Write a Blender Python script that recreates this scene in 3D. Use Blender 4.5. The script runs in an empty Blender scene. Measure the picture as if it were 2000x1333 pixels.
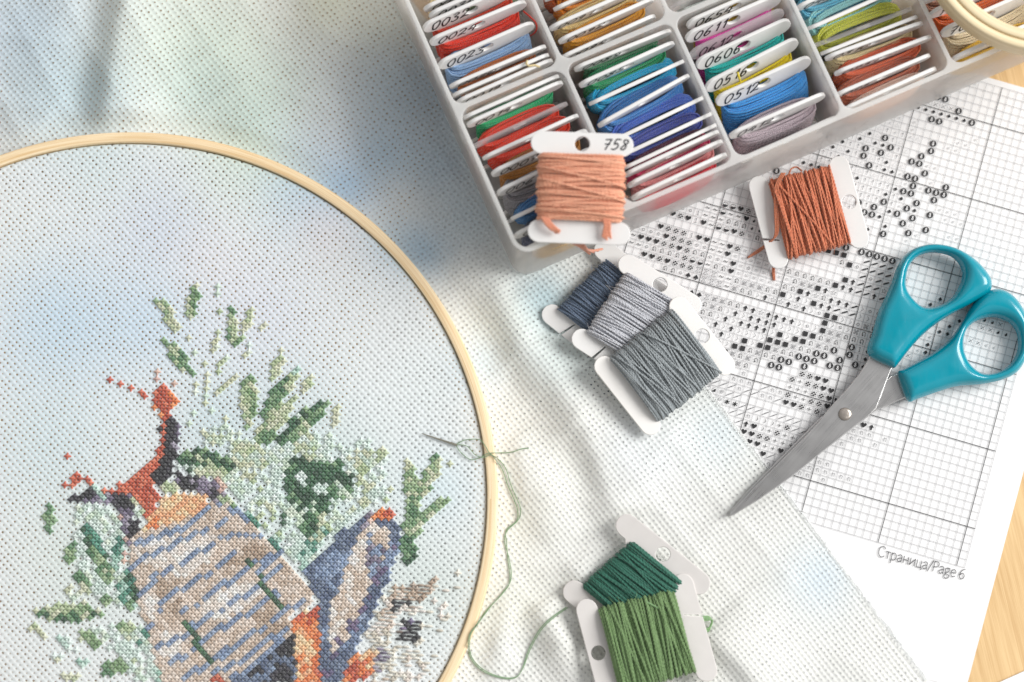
import bpy, math, random
import numpy as np
from mathutils import Matrix, Vector, Quaternion
random.seed(7); RNG = np.random.RandomState(7)
MM = 0.001                                   # everything below is written in millimetres
C = bpy.context.scene.collection

# ---------------------------------------------------------------- camera frame (used to read positions off the photo)
CAM_H, TILT, FPX = 800.0, math.radians(9), 6 * 810.0
def P(X, Y, z=0.0):
    """photo pixel (2000x1333) -> point on the horizontal plane at height z, in mm"""
    a, b = (X - 1000) / FPX, (666.5 - Y) / FPX
    d = np.array([a, b * math.cos(TILT) + math.sin(TILT), b * math.sin(TILT) - math.cos(TILT)])
    return np.array([0, 0, CAM_H]) + d * ((z - CAM_H) / d[2])

def lin(h, k=1.0):
    h = h.lstrip('#'); o = []
    for i in (0, 2, 4):
        c = int(h[i:i + 2], 16) / 255
        o.append((c / 12.92 if c <= .04045 else ((c + .055) / 1.055) ** 2.4) * k)
    return tuple(o)

# ---------------------------------------------------------------- materials
class N:
    def __init__(s, name):
        s.m = bpy.data.materials.new(name); s.m.use_nodes = True
        s.t = s.m.node_tree; s.t.nodes.clear(); s.out = s.n('ShaderNodeOutputMaterial')
    def n(s, typ, **kw):
        x = s.t.nodes.new(typ)
        for k, v in kw.items():
            if k.startswith('i_'):
                key = k[2:]; key = int(key) if key.isdigit() else key.replace('_', ' ')
                x.inputs[key].default_value = v
            else: setattr(x, k, v)
        return x
    def l(s, a, b): s.t.links.new(a, b)
    def math(s, op, a, b=None, c=None):
        x = s.n('ShaderNodeMath', operation=op)
        for i, v in enumerate((a, b, c)):
            if v is None: continue
            if isinstance(v, (int, float)): x.inputs[i].default_value = v
            else: s.l(v, x.inputs[i])
        return x.outputs[0]
    def bsdf(s, col=(.8, .8, .8), rough=.5, **kw):
        b = s.n('ShaderNodeBsdfPrincipled')
        b.inputs['Base Color'].default_value = (*col[:3], 1); b.inputs['Roughness'].default_value = rough
        for k, v in kw.items(): b.inputs[k.replace('_', ' ')].default_value = v
        return b
    def mixcol(s, fac, a, b, blend='MIX'):
        x = s.n('ShaderNodeMix', data_type='RGBA', blend_type=blend)
        for sock, v in ((x.inputs[0], fac), (x.inputs[6], a), (x.inputs[7], b)):
            if isinstance(v, (int, float)): sock.default_value = v
            elif isinstance(v, tuple): sock.default_value = (*v[:3], 1)
            else: s.l(v, sock)
        return x.outputs[2]

def plain(name, col, rough=.5, bump=0, scale=400, var=0, rvar=0, **kw):
    m = N(name); b = m.bsdf(col, rough, **kw); m.l(b.outputs[0], m.out.inputs[0])
    if bump or var:
        tc = m.n('ShaderNodeTexCoord'); ns = m.n('ShaderNodeTexNoise', i_Scale=scale, i_Detail=4.0)
        m.l(tc.outputs['Object'], ns.inputs['Vector'])
        if bump:
            bp = m.n('ShaderNodeBump', i_Strength=bump, i_Distance=.0003); m.l(ns.outputs[0], bp.inputs['Height'])
            m.l(bp.outputs[0], b.inputs['Normal'])
        if rvar:      # worn, scuffed gloss
            st = m.n('ShaderNodeVectorMath', operation='MULTIPLY'); m.l(tc.outputs['Object'], st.inputs[0]); st.inputs[1].default_value = (700, 160, 200)
            n2 = m.n('ShaderNodeTexNoise', i_Scale=1.0, i_Detail=5.0); m.l(st.outputs[0], n2.inputs['Vector']); m.l(m.math('MULTIPLY_ADD', n2.outputs[0], rvar, rough - rvar * .45), b.inputs['Roughness'])
        if var:
            c = m.mixcol(m.math('MULTIPLY_ADD', ns.outputs[0], 1.6, -.3), tuple(v * (1 - var) for v in col), tuple(min(1, v * (1 + var)) for v in col))
            m.l(c, b.inputs['Base Color'])
    return m.m

def thread_mat(name, hexcol, k=1.0, var=.22, freq=1.0, ply=False):
    """cotton floss: plies twisting round the strand (u round it, v along it in mm), soft sheen"""
    m = N(name); col = lin(hexcol, k)
    uv = m.n('ShaderNodeUVMap'); sx = m.n('ShaderNodeSeparateXYZ'); m.l(uv.outputs[0], sx.inputs[0])
    u, v = sx.outputs[0], sx.outputs[1]
    ph = m.math('ADD', m.math('MULTIPLY', u, 4 * math.pi), m.math('MULTIPLY', v, 3.6 * freq))
    w = m.math('SINE', ph)
    ph2 = m.math('ADD', m.math('MULTIPLY', u, 14 * math.pi), m.math('MULTIPLY', v, -5.0))
    w2 = m.math('SINE', ph2)
    h = m.math('MULTIPLY', w2, .5) if ply else m.math('ADD', m.math('ABSOLUTE', w), m.math('MULTIPLY', w2, .22))
    cmb = m.n('ShaderNodeCombineXYZ'); m.l(m.math('ADD', m.math('MULTIPLY', u, 5.0), m.math('MULTIPLY', v, 1.4)), cmb.inputs[0]); m.l(m.math('MULTIPLY', v, .9), cmb.inputs[1])
    ns = m.n('ShaderNodeTexNoise', i_Scale=1.0, i_Detail=3.0); m.l(cmb.outputs[0], ns.inputs['Vector'])
    b = m.bsdf(col, .5, Sheen_Weight=.35, Sheen_Roughness=.35)
    b.inputs['Specular IOR Level'].default_value = .35
    c = m.mixcol(m.math('MULTIPLY_ADD', ns.outputs[0], 1.8, -.4), tuple(x * (1 - var) for x in col), tuple(min(1, x * (1 + var) + .01) for x in col))
    m.l(c, b.inputs['Base Color'])
    bp = m.n('ShaderNodeBump', i_Strength=.7, i_Distance=.0001 if ply else .0003); m.l(h, bp.inputs['Height']); m.l(bp.outputs[0], b.inputs['Normal'])
    m.l(b.outputs[0], m.out.inputs[0]); return m.m
_tm = {}
def TM(hexcol, **kw):
    if hexcol not in _tm: _tm[hexcol] = thread_mat('floss_' + hexcol, hexcol, k=1.12, **kw)
    return _tm[hexcol]

def aida_mat(name, k_holes=1.0, transl=.12):
    """woven aida: UV counts holes; open holes, basket weave relief, dyed colour from the vertex colours"""
    m = N(name)
    uv = m.n('ShaderNodeUVMap'); ns0 = m.n('ShaderNodeTexNoise', i_Scale=.35, i_Detail=2.0); m.l(uv.outputs[0], ns0.inputs['Vector'])
    off = m.n('ShaderNodeVectorMath', operation='SCALE'); off.inputs[3].default_value = .3
    sub = m.n('ShaderNodeVectorMath', operation='SUBTRACT'); m.l(ns0.outputs['Color'], sub.inputs[0]); sub.inputs[1].default_value = (.5, .5, .5)
    m.l(sub.outputs[0], off.inputs[0])
    add = m.n('ShaderNodeVectorMath', operation='ADD'); m.l(uv.outputs[0], add.inputs[0]); m.l(off.outputs[0], add.inputs[1])
    sx = m.n('ShaderNodeSeparateXYZ'); m.l(add.outputs[0], sx.inputs[0]); u, v = sx.outputs[0], sx.outputs[1]
    du = m.math('ABSOLUTE', m.math('SUBTRACT', m.math('FRACT', u), .5)); dv = m.math('ABSOLUTE', m.math('SUBTRACT', m.math('FRACT', v), .5))
    d = m.math('POWER', m.math('ADD', m.math('POWER', du, 3.0), m.math('POWER', dv, 3.0)), 1 / 3)
    ns1 = m.n('ShaderNodeTexWhiteNoise', noise_dimensions='2D'); fl = m.n('ShaderNodeVectorMath', operation='FLOOR'); m.l(add.outputs[0], fl.inputs[0]); m.l(fl.outputs[0], ns1.inputs['Vector'])
    rad = m.math('MULTIPLY_ADD', ns1.outputs['Value'], .10 * k_holes, .09 * k_holes)
    hole = m.math('LESS_THAN', d, rad)
    # relief: pillows between holes, strands of the four-thread groups
    pu = m.math('COSINE', m.math('MULTIPLY', u, 2 * math.pi)); pv = m.math('COSINE', m.math('MULTIPLY', v, 2 * math.pi))
    pil = m.math('ADD', pu, pv)
    f2u = m.math('FLOOR', m.math('ADD', m.math('MULTIPLY', u, 2.0), .5)); f2v = m.math('FLOOR', m.math('ADD', m.math('MULTIPLY', v, 2.0), .5))
    chk = m.math('FRACT', m.math('MULTIPLY', m.math('ADD', f2u, f2v), .5))
    chk = m.math('GREATER_THAN', chk, .25)
    su = m.math('SINE', m.math('MULTIPLY', u, 8 * math.pi)); sv = m.math('SINE', m.math('MULTIPLY', v, 8 * math.pi))
    st = m.math('ADD', m.math('MULTIPLY', su, chk), m.math('MULTIPLY', sv, m.math('SUBTRACT', 1.0, chk)))
    fz = m.n('ShaderNodeTexNoise', i_Scale=9.0, i_Detail=4.0); m.l(uv.outputs[0], fz.inputs['Vector'])
    h = m.math('ADD', m.math('MULTIPLY', pil, .55), m.math('MULTIPLY', st, .3)); h = m.math('ADD', h, m.math('MULTIPLY', chk, .45)); h = m.math('ADD', h, m.math('MULTIPLY', fz.outputs[0], .8))
    bp = m.n('ShaderNodeBump', i_Strength=.62, i_Distance=.0002); m.l(h, bp.inputs['Height'])
    at = m.n('ShaderNodeVertexColor'); at.layer_name = 'dye'
    big = m.n('ShaderNodeTexNoise', i_Scale=.045, i_Detail=3.0); m.l(uv.outputs[0], big.inputs['Vector'])
    c = m.mixcol(m.math('MULTIPLY_ADD', big.outputs[0], .9, -.25), at.outputs[0], (.66, .76, .86), 'MIX')
    c2 = m.mixcol(.14, at.outputs[0], c)
    c3 = m.mixcol(m.math('MULTIPLY', fz.outputs[0], .14), c2, (.6, .62, .61), 'MULTIPLY')
    b = m.bsdf((.8, .8, .8), .9, Sheen_Weight=.15); b.inputs['Specular IOR Level'].default_value = .15
    m.l(c3, b.inputs['Base Color']); m.l(bp.outputs[0], b.inputs['Normal'])
    tr = m.n('ShaderNodeBsdfTranslucent'); m.l(c3, tr.inputs[0])
    mx = m.n('ShaderNodeMixShader'); mx.inputs[0].default_value = transl; m.l(b.outputs[0], mx.inputs[1]); m.l(tr.outputs[0], mx.inputs[2])
    tp = m.n('ShaderNodeBsdfTransparent'); m2 = m.n('ShaderNodeMixShader'); m.l(hole, m2.inputs[0]); m.l(mx.outputs[0], m2.inputs[1]); m.l(tp.outputs[0], m2.inputs[2])
    m.l(m2.outputs[0], m.out.inputs[0]); return m.m

def wood_mat(name, a, b_, sx, sy, use_uv=False, rough=.45, ang=0, fine=1.0):
    """long grain: noise stretched along one axis"""
    m = N(name); tc = m.n('ShaderNodeTexCoord'); mp = m.n('ShaderNodeMapping')
    mp.inputs['Rotation'].default_value = (0, 0, ang); m.l(tc.outputs['UV' if use_uv else 'Object'], mp.inputs[0])
    def streak(fx, fy, det, dist):
        s = m.n('ShaderNodeVectorMath', operation='MULTIPLY'); m.l(mp.outputs[0], s.inputs[0]); s.inputs[1].default_value = (fx, fy, 1 if use_uv else fy)
        n = m.n('ShaderNodeTexNoise', i_Scale=1.0, i_Detail=det, i_Distortion=dist); m.l(s.outputs[0], n.inputs['Vector']); return n.outputs[0]
    n1 = streak(sx, sy, 5.0, .6); n2 = streak(sx * 1.2, sy * 5, 3.0, .2); n3 = streak(sx * .35, sy * .3, 2.0, .3)
    f = m.math('ADD', m.math('MULTIPLY', n1, .6), m.math('ADD', m.math('MULTIPLY', n2, .45 * fine), m.math('MULTIPLY', n3, .25)))
    rp = m.n('ShaderNodeValToRGB'); m.l(m.math('SUBTRACT', f, .12 * fine), rp.inputs[0])
    rp.color_ramp.elements[0].position = .33; rp.color_ramp.elements[0].color = (*b_, 1)
    rp.color_ramp.elements[1].position = .66; rp.color_ramp.elements[1].color = (*a, 1)
    b = m.bsdf(a, rough); m.l(rp.outputs[0], b.inputs['Base Color'])
    bp = m.n('ShaderNodeBump', i_Strength=.25, i_Distance=.0002); m.l(f, bp.inputs['Height']); m.l(bp.outputs[0], b.inputs['Normal'])
    m.l(b.outputs[0], m.out.inputs[0]); return m.m

def frosted_mat(name, clear=.34, col=(.80, .81, .80)):
    m = N(name)
    d = m.n('ShaderNodeBsdfDiffuse'); d.inputs[0].default_value = (*col, 1)
    t = m.n('ShaderNodeBsdfTranslucent'); t.inputs[0].default_value = (*col, 1)
    a = m.n('ShaderNodeMixShader'); a.inputs[0].default_value = .55; m.l(d.outputs[0], a.inputs[1]); m.l(t.outputs[0], a.inputs[2])
    tp = m.n('ShaderNodeBsdfTransparent'); tp.inputs[0].default_value = (.99, .99, .985, 1)
    b = m.n('ShaderNodeMixShader'); b.inputs[0].default_value = clear; m.l(a.outputs[0], b.inputs[1]); m.l(tp.outputs[0], b.inputs[2])
    g = m.n('ShaderNodeBsdfGlossy'); g.inputs['Roughness'].default_value = .22
    fr = m.n('ShaderNodeFresnel'); fr.inputs[0].default_value = 1.45
    tc = m.n('ShaderNodeTexCoord'); ns = m.n('ShaderNodeTexNoise', i_Scale=180.0, i_Detail=3.0); m.l(tc.outputs['Object'], ns.inputs['Vector'])
    bp = m.n('ShaderNodeBump', i_Strength=.15, i_Distance=.0004); m.l(ns.outputs[0], bp.inputs['Height']); m.l(bp.outputs[0], g.inputs['Normal'])
    c = m.n('ShaderNodeMixShader'); m.l(m.math('MULTIPLY', fr.outputs[0], .14), c.inputs[0]); m.l(b.outputs[0], c.inputs[1]); m.l(g.outputs[0], c.inputs[2])
    m.l(c.outputs[0], m.out.inputs[0]); return m.m

M = dict(
    card=plain('white_plastic_card', (.74, .735, .725), .38, bump=.08, scale=90, var=.02),
    paper_card=plain('grey_white_card', (.64, .615, .595), .7, bump=.12, scale=260, var=.03),
    cream_card=plain('off_white_card', (.78, .765, .74), .6, bump=.1, scale=260, var=.02),
    clear_card=frosted_mat('clear_plastic_card', .55, (.80, .78, .79)),
    ink=plain('black_pen_ink', (.012, .012, .016), .5), print=plain('black_print', (.018, .018, .02), .7),
    grey_print=plain('grey_print', (.11, .11, .12), .8), line_print=plain('thin_line_print', (.36, .36, .37), .8), text=plain('text_print', (.10, .10, .105), .8), faint=plain('faint_print', (.46, .46, .47), .8),
    paper=plain('white_paper', (.80, .80, .805), .8, bump=.1, scale=150, var=.012),
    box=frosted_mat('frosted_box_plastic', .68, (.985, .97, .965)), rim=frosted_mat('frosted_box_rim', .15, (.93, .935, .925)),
    aida=aida_mat('aida_weave', 1.0), aida_loose=aida_mat('aida_weave_relaxed', .92),
    steel=None, teal=plain('teal_handle_plastic', lin('0092a6', .9), .2, bump=.10, scale=130, var=.07, rvar=.35, Coat_Weight=.3, Coat_Roughness=.12),
    needle=plain('needle_steel', (.45, .43, .36), .3, Metallic=1.0),
    rivet=plain('rivet_steel', (.42, .38, .34), .38, Metallic=1.0, bump=.25, scale=900),
)
def steel_mat():
    m = N('brushed_blade_steel'); tc = m.n('ShaderNodeTexCoord'); mp = m.n('ShaderNodeMapping'); m.l(tc.outputs['Object'], mp.inputs[0]); mp.inputs['Rotation'].default_value = (0, 0, math.radians(42))
    s = m.n('ShaderNodeVectorMath', operation='MULTIPLY'); m.l(mp.outputs[0], s.inputs[0]); s.inputs[1].default_value = (2500, 60, 60)
    n = m.n('ShaderNodeTexNoise', i_Scale=1.0, i_Detail=3.0); m.l(s.outputs[0], n.inputs['Vector'])
    n2 = m.n('ShaderNodeTexNoise', i_Scale=160.0, i_Detail=5.0); m.l(tc.outputs['Object'], n2.inputs['Vector'])
    b = m.bsdf((.62, .615, .61), .3, Metallic=1.0)
    m.l(m.math('ADD', m.math('MULTIPLY_ADD', n.outputs[0],   .10, .19), m.math('MULTIPLY', n2.outputs[0], .10)), b.inputs['Roughness'])
    bp = m.n('ShaderNodeBump', i_Strength=.05, i_Distance=.0002); m.l(n.outputs[0], bp.inputs['Height']); m.l(bp.outputs[0], b.inputs['Normal'])
    m.l(b.outputs[0], m.out.inputs[0]); return m.m
M['steel'] = steel_mat()

# ---------------------------------------------------------------- mesh helpers (all in mm)
class MB:
    def __init__(s): s.v = []; s.f = []; s.uv = []; s.c = []; s.m = []; s.n = 0
    def add(s, v, f, uv=None, col=None, mat=0):
        v = np.asarray(v, float); s.v.append(v); k = s.n
        s.f += [tuple(i + k for i in q) for q in f]; s.m += [mat] * len(f)
        s.uv.append(np.zeros((len(v), 2)) if uv is None else np.asarray(uv, float))
        s.c.append(np.tile(np.array([.8, .8, .8]) if col is None else np.asarray(col, float), (len(v), 1)) if (col is None or np.ndim(col) == 1) else np.asarray(col, float))
        s.n += len(v); return s
    def tube(s, pts, r, sides=6, col=None, mat=0, cap=True, v0=0.0):
        p = np.asarray(pts, float); n = len(p)
        r = np.full(n, r) if np.isscalar(r) else np.asarray(r)
        t = np.gradient(p, axis=0); t /= np.linalg.norm(t, axis=1)[:, None] + 1e-12
        ref = np.array([0, 0, 1.]) if abs(t[0][2]) < .9 else np.array([1., 0, 0])
        a = np.zeros_like(p); x = ref - t[0] * (ref @ t[0]); x /= np.linalg.norm(x)
        for i in range(n):
            x = x - t[i] * (x @ t[i]); x /= np.linalg.norm(x) + 1e-12; a[i] = x
        b = np.cross(t, a); th = np.linspace(0, 2 * math.pi, sides + 1)
        ring = p[:, None] + r[:, None, None] * (np.cos(th)[None, :, None] * a[:, None] + np.sin(th)[None, :, None] * b[:, None])
        L = np.r_[0, np.cumsum(np.linalg.norm(np.diff(p, axis=0), axis=1))] + v0
        uv = np.stack(np.broadcast_arrays(np.linspace(0, 1, sides + 1)[None], L[:, None]), -1).reshape(-1, 2)
        w = sides + 1; f = [(i * w + j, i * w + j + 1, (i + 1) * w + j + 1, (i + 1) * w + j) for i in range(n - 1) for j in range(sides)]
        if cap: f += [tuple(range(sides - 1, -1, -1)), tuple((n - 1) * w + j for j in range(sides))]
        return s.add(ring.reshape(-1, 3), f, uv, col, mat)
    def ribbon(s, pts, w, z, mat=0):
        p = np.asarray(pts, float)
        for i in range(len(p) - 1):
            d = p[i + 1] - p[i]; L = math.hypot(*d) + 1e-9; d = d / L; n = np.array([-d[1], d[0]]) * w / 2; e = d * w * .35
            q = [p[i] - n - e, p[i + 1] - n + e, p[i + 1] + n + e, p[i] + n - e]
            s.add([(x, y, z + .0006 * (i % 7)) for x, y in q], [(0, 1, 2, 3)], mat=mat)
        return s
    def poly(s, pts, z, mat=0):
        p = np.asarray(pts, float); ar = np.sum(p[:, 0] * np.roll(p[:, 1], -1) - np.roll(p[:, 0], -1) * p[:, 1])
        if ar < 0: p = p[::-1]
        return s.add([(x, y, z) for x, y in p], [tuple(range(len(p)))], mat=mat)
    def mesh(s, name, mats, smooth=True, dye=False):
        me = bpy.data.meshes.new(name); V = np.concatenate(s.v) * MM
        me.from_pydata(V.tolist(), [], s.f); me.polygons.foreach_set('material_index', s.m)
        li = np.empty(len(me.loops), int); me.loops.foreach_get('vertex_index', li)
        u = me.uv_layers.new(name='UVMap'); u.data.foreach_set('uv', np.concatenate(s.uv)[li].ravel())
        if dye:
            ca = me.color_attributes.new('dye', 'FLOAT_COLOR', 'POINT'); cc = np.concatenate(s.c)
            ca.data.foreach_set('color', np.c_[cc, np.ones(len(cc))].ravel())
        for m in mats: me.materials.append(m)
        if smooth: me.polygons.foreach_set('use_smooth', [True] * len(me.polygons))
        me.update(); return me

def link(name, me, parent=None, label=None):
    o = bpy.data.objects.new(name, me); C.objects.link(o)
    if parent is not None: o.parent = parent
    if label: o['label'] = label
    return o
def tag(o, label, cat, group=None, kind=None):
    if label: o['label'] = label
    if cat: o['category'] = cat
    if group: o['group'] = group
    if kind: o['kind'] = kind
    return o
def thing(name, label, cat, mat=None, loc=(0, 0, 0), group=None):
    o = bpy.data.objects.new(name, None); C.objects.link(o); o.empty_display_size = .01
    o.matrix_world = mat if mat is not None else Matrix.Translation(Vector(loc) * MM)
    return tag(o, label, cat, group)

def extrude2d(name, loops, half, bevel, mats, res=2):
    """outline(s) with holes -> plate of thickness 2*(half), rounded edges"""
    cu = bpy.data.curves.new(name, 'CURVE'); cu.dimensions = '2D'; cu.fill_mode = 'BOTH'
    cu.extrude = half - bevel; cu.bevel_depth = bevel; cu.bevel_resolution = res; cu.offset = -bevel
    for lp in loops:
        sp = cu.splines.new('POLY'); sp.points.add(len(lp) - 1); sp.use_cyclic_u = True
        sp.points.foreach_set('co', np.c_[np.asarray(lp, float), np.zeros(len(lp)), np.ones(len(lp))].ravel())
    o = bpy.data.objects.new(name, cu); C.objects.link(o)
    me = bpy.data.meshes.new_from_object(o.evaluated_get(bpy.context.evaluated_depsgraph_get()))
    bpy.data.objects.remove(o); bpy.data.curves.remove(cu); me.name = name; me.materials.clear()
    for m in mats: me.materials.append(m)
    me.transform(Matrix.Scale(MM, 4)); return me

def smooth_path(pts, n=8):
    """Catmull-Rom through the points"""
    p = np.asarray(pts, float); p = np.vstack([2 * p[0] - p[1], p, 2 * p[-1] - p[-2]]); o = []
    for i in range(1, len(p) - 2):
        for t in np.linspace(0, 1, n, endpoint=False):
            a, b, c, d = p[i - 1:i + 3]
            o.append(.5 * (2 * b + (c - a) * t + (2 * a - 5 * b + 4 * c - d) * t * t + (3 * b - a - 3 * c + d) * t ** 3))
    o.append(p[-2]); return np.array(o)

# ---------------------------------------------------------------- handwriting
DIG = {'0': [[(.30, .98), (.08, .75), (.03, .4), (.15, .05), (.35, 0), (.55, .3), (.58, .7), (.45, .95), (.28, .97)]],
       '1': [[(.2, .72), (.42, 1), (.35, 0)]], '2': [[(.05, .75), (.2, .97), (.45, .95), (.52, .7), (.3, .35), (.02, .03), (.25, .1), (.6, .02)]],
       '3': [[(.08, .9), (.35, 1), (.5, .8), (.25, .56), (.5, .4), (.5, .1), (.2, 0), (.02, .12)]],
       '4': [[(.3, 1), (.03, .42), (.6, .46)], [(.52, .8), (.45, 0)]], '5': [[(.6, 1), (.2, .98), (.12, .55), (.4, .6), (.52, .3), (.3, .02), (.02, .08)]],
       '6': [[(.5, 1), (.2, .75), (.05, .3), (.2, .02), (.45, .12), (.48, .38), (.25, .48), (.08, .3)]],
       '7': [[(.05, .92), (.58, .97), (.28, 0)], [(.12, .5), (.52, .52)]],
       '8': [[(.45, .9), (.2, .97), (.12, .75), (.45, .4), (.42, .08), (.15, 0), (.06, .22), (.5, .7), (.45, .92)]],
       '9': [[(.5, .8), (.25, .98), (.08, .75), (.25, .5), (.5, .72), (.48, .4), (.25, 0)]]}
def write(txt, x, y, h, z, mat, adv=.78, w=.13, slant=.32, seed=0):
    mb = MB(); rr = random.Random(seed)
    for ch in txt:
        dy = rr.uniform(-.05, .05) * h
        for st in DIG.get(ch, []):
            p = smooth_path([(a + rr.uniform(-.03, .03), b + rr.uniform(-.03, .03)) for a, b in st], 5) if len(st) > 3 else np.array(st)
            mb.ribbon([(x + (a + slant * b) * h, y + dy + b * h) for a, b in p], w * h, z)
        x += adv * h * (1 if ch != '1' else .75)
    return mb.mesh('pen_number', [mat], False)

# ---------------------------------------------------------------- thread bobbins
def card_loops(L, Ht, a, waist, hole=2.0, notch=None):
    """H-shaped floss card: two stadium arms across x, the waist between them, one hole in the upper arm"""
    yo, r = Ht / 2, a / 2; o = []
    def arc(cx, cy, t0, t1, n=9): return [(cx + r * math.cos(t), cy + r * math.sin(t)) for t in np.linspace(t0, t1, n)]
    q = math.pi / 2; yc = yo - r; f = 1.5
    o += arc(L / 2 - r, yc, q, -q); o += [(waist / 2 + f, yo - a), (waist / 2, yo - a - f)]
    o += [(waist / 2, -yo + a + f), (waist / 2 + f, -yo + a)]; o += arc(L / 2 - r, -yc, q, -q)
    if notch is not None: o += [(notch + .35, -yo), (notch + 1.9, -yo + a * .8), (notch + 1.5, -yo + a * .8), (notch - .35, -yo)]
    o += arc(-L / 2 + r, -yc, -q, -3 * q); o += [(-waist / 2 - f, -yo + a), (-waist / 2, -yo + a + f)]
    o += [(-waist / 2, yo - a - f), (-waist / 2 - f, yo - a)]; o += arc(-L / 2 + r, yc, 3 * q, q)
    lp = [o]
    if hole: lp.append([(hole * math.cos(t), yc + hole * math.sin(t)) for t in np.linspace(0, 2 * math.pi, 20, endpoint=False)])
    return lp
def wind_path(seed, W, T, H, r, layers, taper=0.0, extra=(), n=11, bulge=.14, skew=0.0, shrink=.03):
    """one continuous strand wound across the card: sweeps up and down, later sweeps lie on top"""
    rr = np.random.RandomState(seed); ys = []; lv = []; up = True
    for li, (pitch, jit) in enumerate(layers):
        h = H * (1 - shrink * li); k = max(2, int(round(h / pitch * 2))); y = np.linspace(-h / 2, h / 2, k) + rr.normal(0, jit, k)
        y = np.clip(y, -H / 2, H / 2); ys += list(y if up else y[::-1]); lv += [li] * k; up = not up
    for y in extra: ys.append(y * H); lv.append(len(layers) - .2)
    pts = []
    for k in range(len(ys) - 1):
        for t in np.linspace(0, 1, n, endpoint=False):
            th = math.pi * (k + t); c, s = math.cos(th), math.sin(th); e = 2 / 2.7
            cx = abs(c) ** e * (1 if c > 0 else -1); sy = abs(s) ** e * (1 if s > 0 else -1)
            f = (1 - cx) / 2 if k % 2 == 0 else (1 + cx) / 2
            y = ys[k] + (ys[k + 1] - ys[k]) * f; lay = lv[k] + (lv[k + 1] - lv[k]) * t
            g = 1 + bulge * (1 - (2 * y / H) ** 2); wd = 1 + taper * (2 * y / H)
            pts.append(((W / 2 * wd + lay * r * .6 + (g - 1) * 1.5) * cx, y + skew * cx, (T * g + lay * r * 1.15) * sy))
    pts = np.array(pts); pts[:, 2] += rr.normal(0, r * .05, len(pts)); return pts
def winding(seed, W, T, H, r, layers, sides=6, **kw): return MB().tube(wind_path(seed, W, T, H, r, layers, **kw), r, sides)
class Plied:
    """a two-ply twisted strand along a path, as one mesh"""
    def __init__(s, p, r, step=.36, pitch=2.5, sides=5, start=0):
        L = np.r_[0, np.cumsum(np.linalg.norm(np.diff(p, axis=0), axis=1))]; q = np.arange(0, L[-1], step)
        p = np.stack([np.interp(q, L, p[:, i]) for i in range(3)], 1); n = len(p)
        t = np.gradient(p, axis=0); t /= np.linalg.norm(t, axis=1)[:, None] + 1e-12; a = np.zeros_like(p); x = np.array([.3, .9, .3])
        for i in range(n):
            x = x - t[i] * (x @ t[i]); x = x / (math.sqrt(x @ x) + 1e-12); a[i] = x
        b = np.cross(t, a); V = []; F = []; UV = []; w = sides + 1; th = np.linspace(0, 2 * math.pi, w); k0 = 0
        kn = np.random.RandomState(start).uniform(.82, 1.18, n // 14 + 2); rj = np.interp(np.arange(n), np.arange(len(kn)) * 14, kn)
        for k in (0, 1):
            ph = 2 * math.pi * q / pitch + k * math.pi; c = p + .36 * r * (np.cos(ph)[:, None] * a + np.sin(ph)[:, None] * b)
            V.append((c[:, None] + rj[:, None, None] * .68 * r * (np.cos(th)[None, :, None] * a[:, None] + np.sin(th)[None, :, None] * b[:, None])).reshape(-1, 3))
            i, j = np.meshgrid(np.arange(n - 1), np.arange(sides), indexing='ij'); o = i * w + j + k0
            F.append(np.stack([o, o + 1, o + w + 1, o + w], -1).reshape(-1, 4)); k0 += n * w
            UV.append(np.stack(np.broadcast_arrays(np.linspace(0, 1, w)[None], q[:, None] + 37 * k), -1).reshape(-1, 2))
        # stray fibres standing off the strand
        rh = np.random.RandomState(start + 5); idx = rh.randint(int(n * .45), n - 2, 150)
        for i in idx:
            o = p[i]; out = np.array([o[0] * .02, 0, o[2]]); out /= np.linalg.norm(out) + 1e-9; d = t[i] * rh.choice([-1, 1]) + out * rh.uniform(.1, .8) + rh.normal(0, .35, 3); d /= np.linalg.norm(d); sd = np.cross(d, out + rh.normal(0, .2, 3)); sd /= np.linalg.norm(sd) + 1e-9; Lh = rh.uniform(1.2, 3.6); e = rh.normal(0, .5, 3)
            pp = [o + out * r + d * Lh * f + e * f * f * .8 for f in (0, .35, .7, 1)]; wv = (.05, .045, .035, .015)
            V.append(np.concatenate([[q_ - sd * w_, q_ + sd * w_] for q_, w_ in zip(pp, wv)])); F.append(np.array([[k0 + 2 * z, k0 + 2 * z + 1, k0 + 2 * z + 3, k0 + 2 * z + 2] for z in range(3)])); UV.append(np.tile([.3, q[i]], (8, 1))); k0 += 8
        s.V, s.F, s.UV = np.concatenate(V), np.concatenate(F), np.concatenate(UV)
    def mesh(s, name, mats):
        me = bpy.data.meshes.new(name); me.vertices.add(len(s.V)); me.vertices.foreach_set('co', (s.V * MM).astype(np.float32).ravel())
        me.loops.add(s.F.size); me.loops.foreach_set('vertex_index', s.F.astype(np.int32).ravel()); me.polygons.add(len(s.F))
        me.polygons.foreach_set('loop_start', np.arange(0, s.F.size, 4, dtype=np.int32)); me.polygons.foreach_set('use_smooth', np.ones(len(s.F), bool))
        u = me.uv_layers.new(name='UVMap'); u.data.foreach_set('uv', s.UV[s.F.ravel()].astype(np.float32).ravel())
        for m in mats: me.materials.append(m)
        me.update(calc_edges=True); return me
def plied(seed, W, T, H, r, layers, sides=5, pitch=2.5, **kw): return Plied(wind_path(seed, W, T, H, r, layers, **kw), r, pitch=pitch, sides=sides, start=seed)

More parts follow.
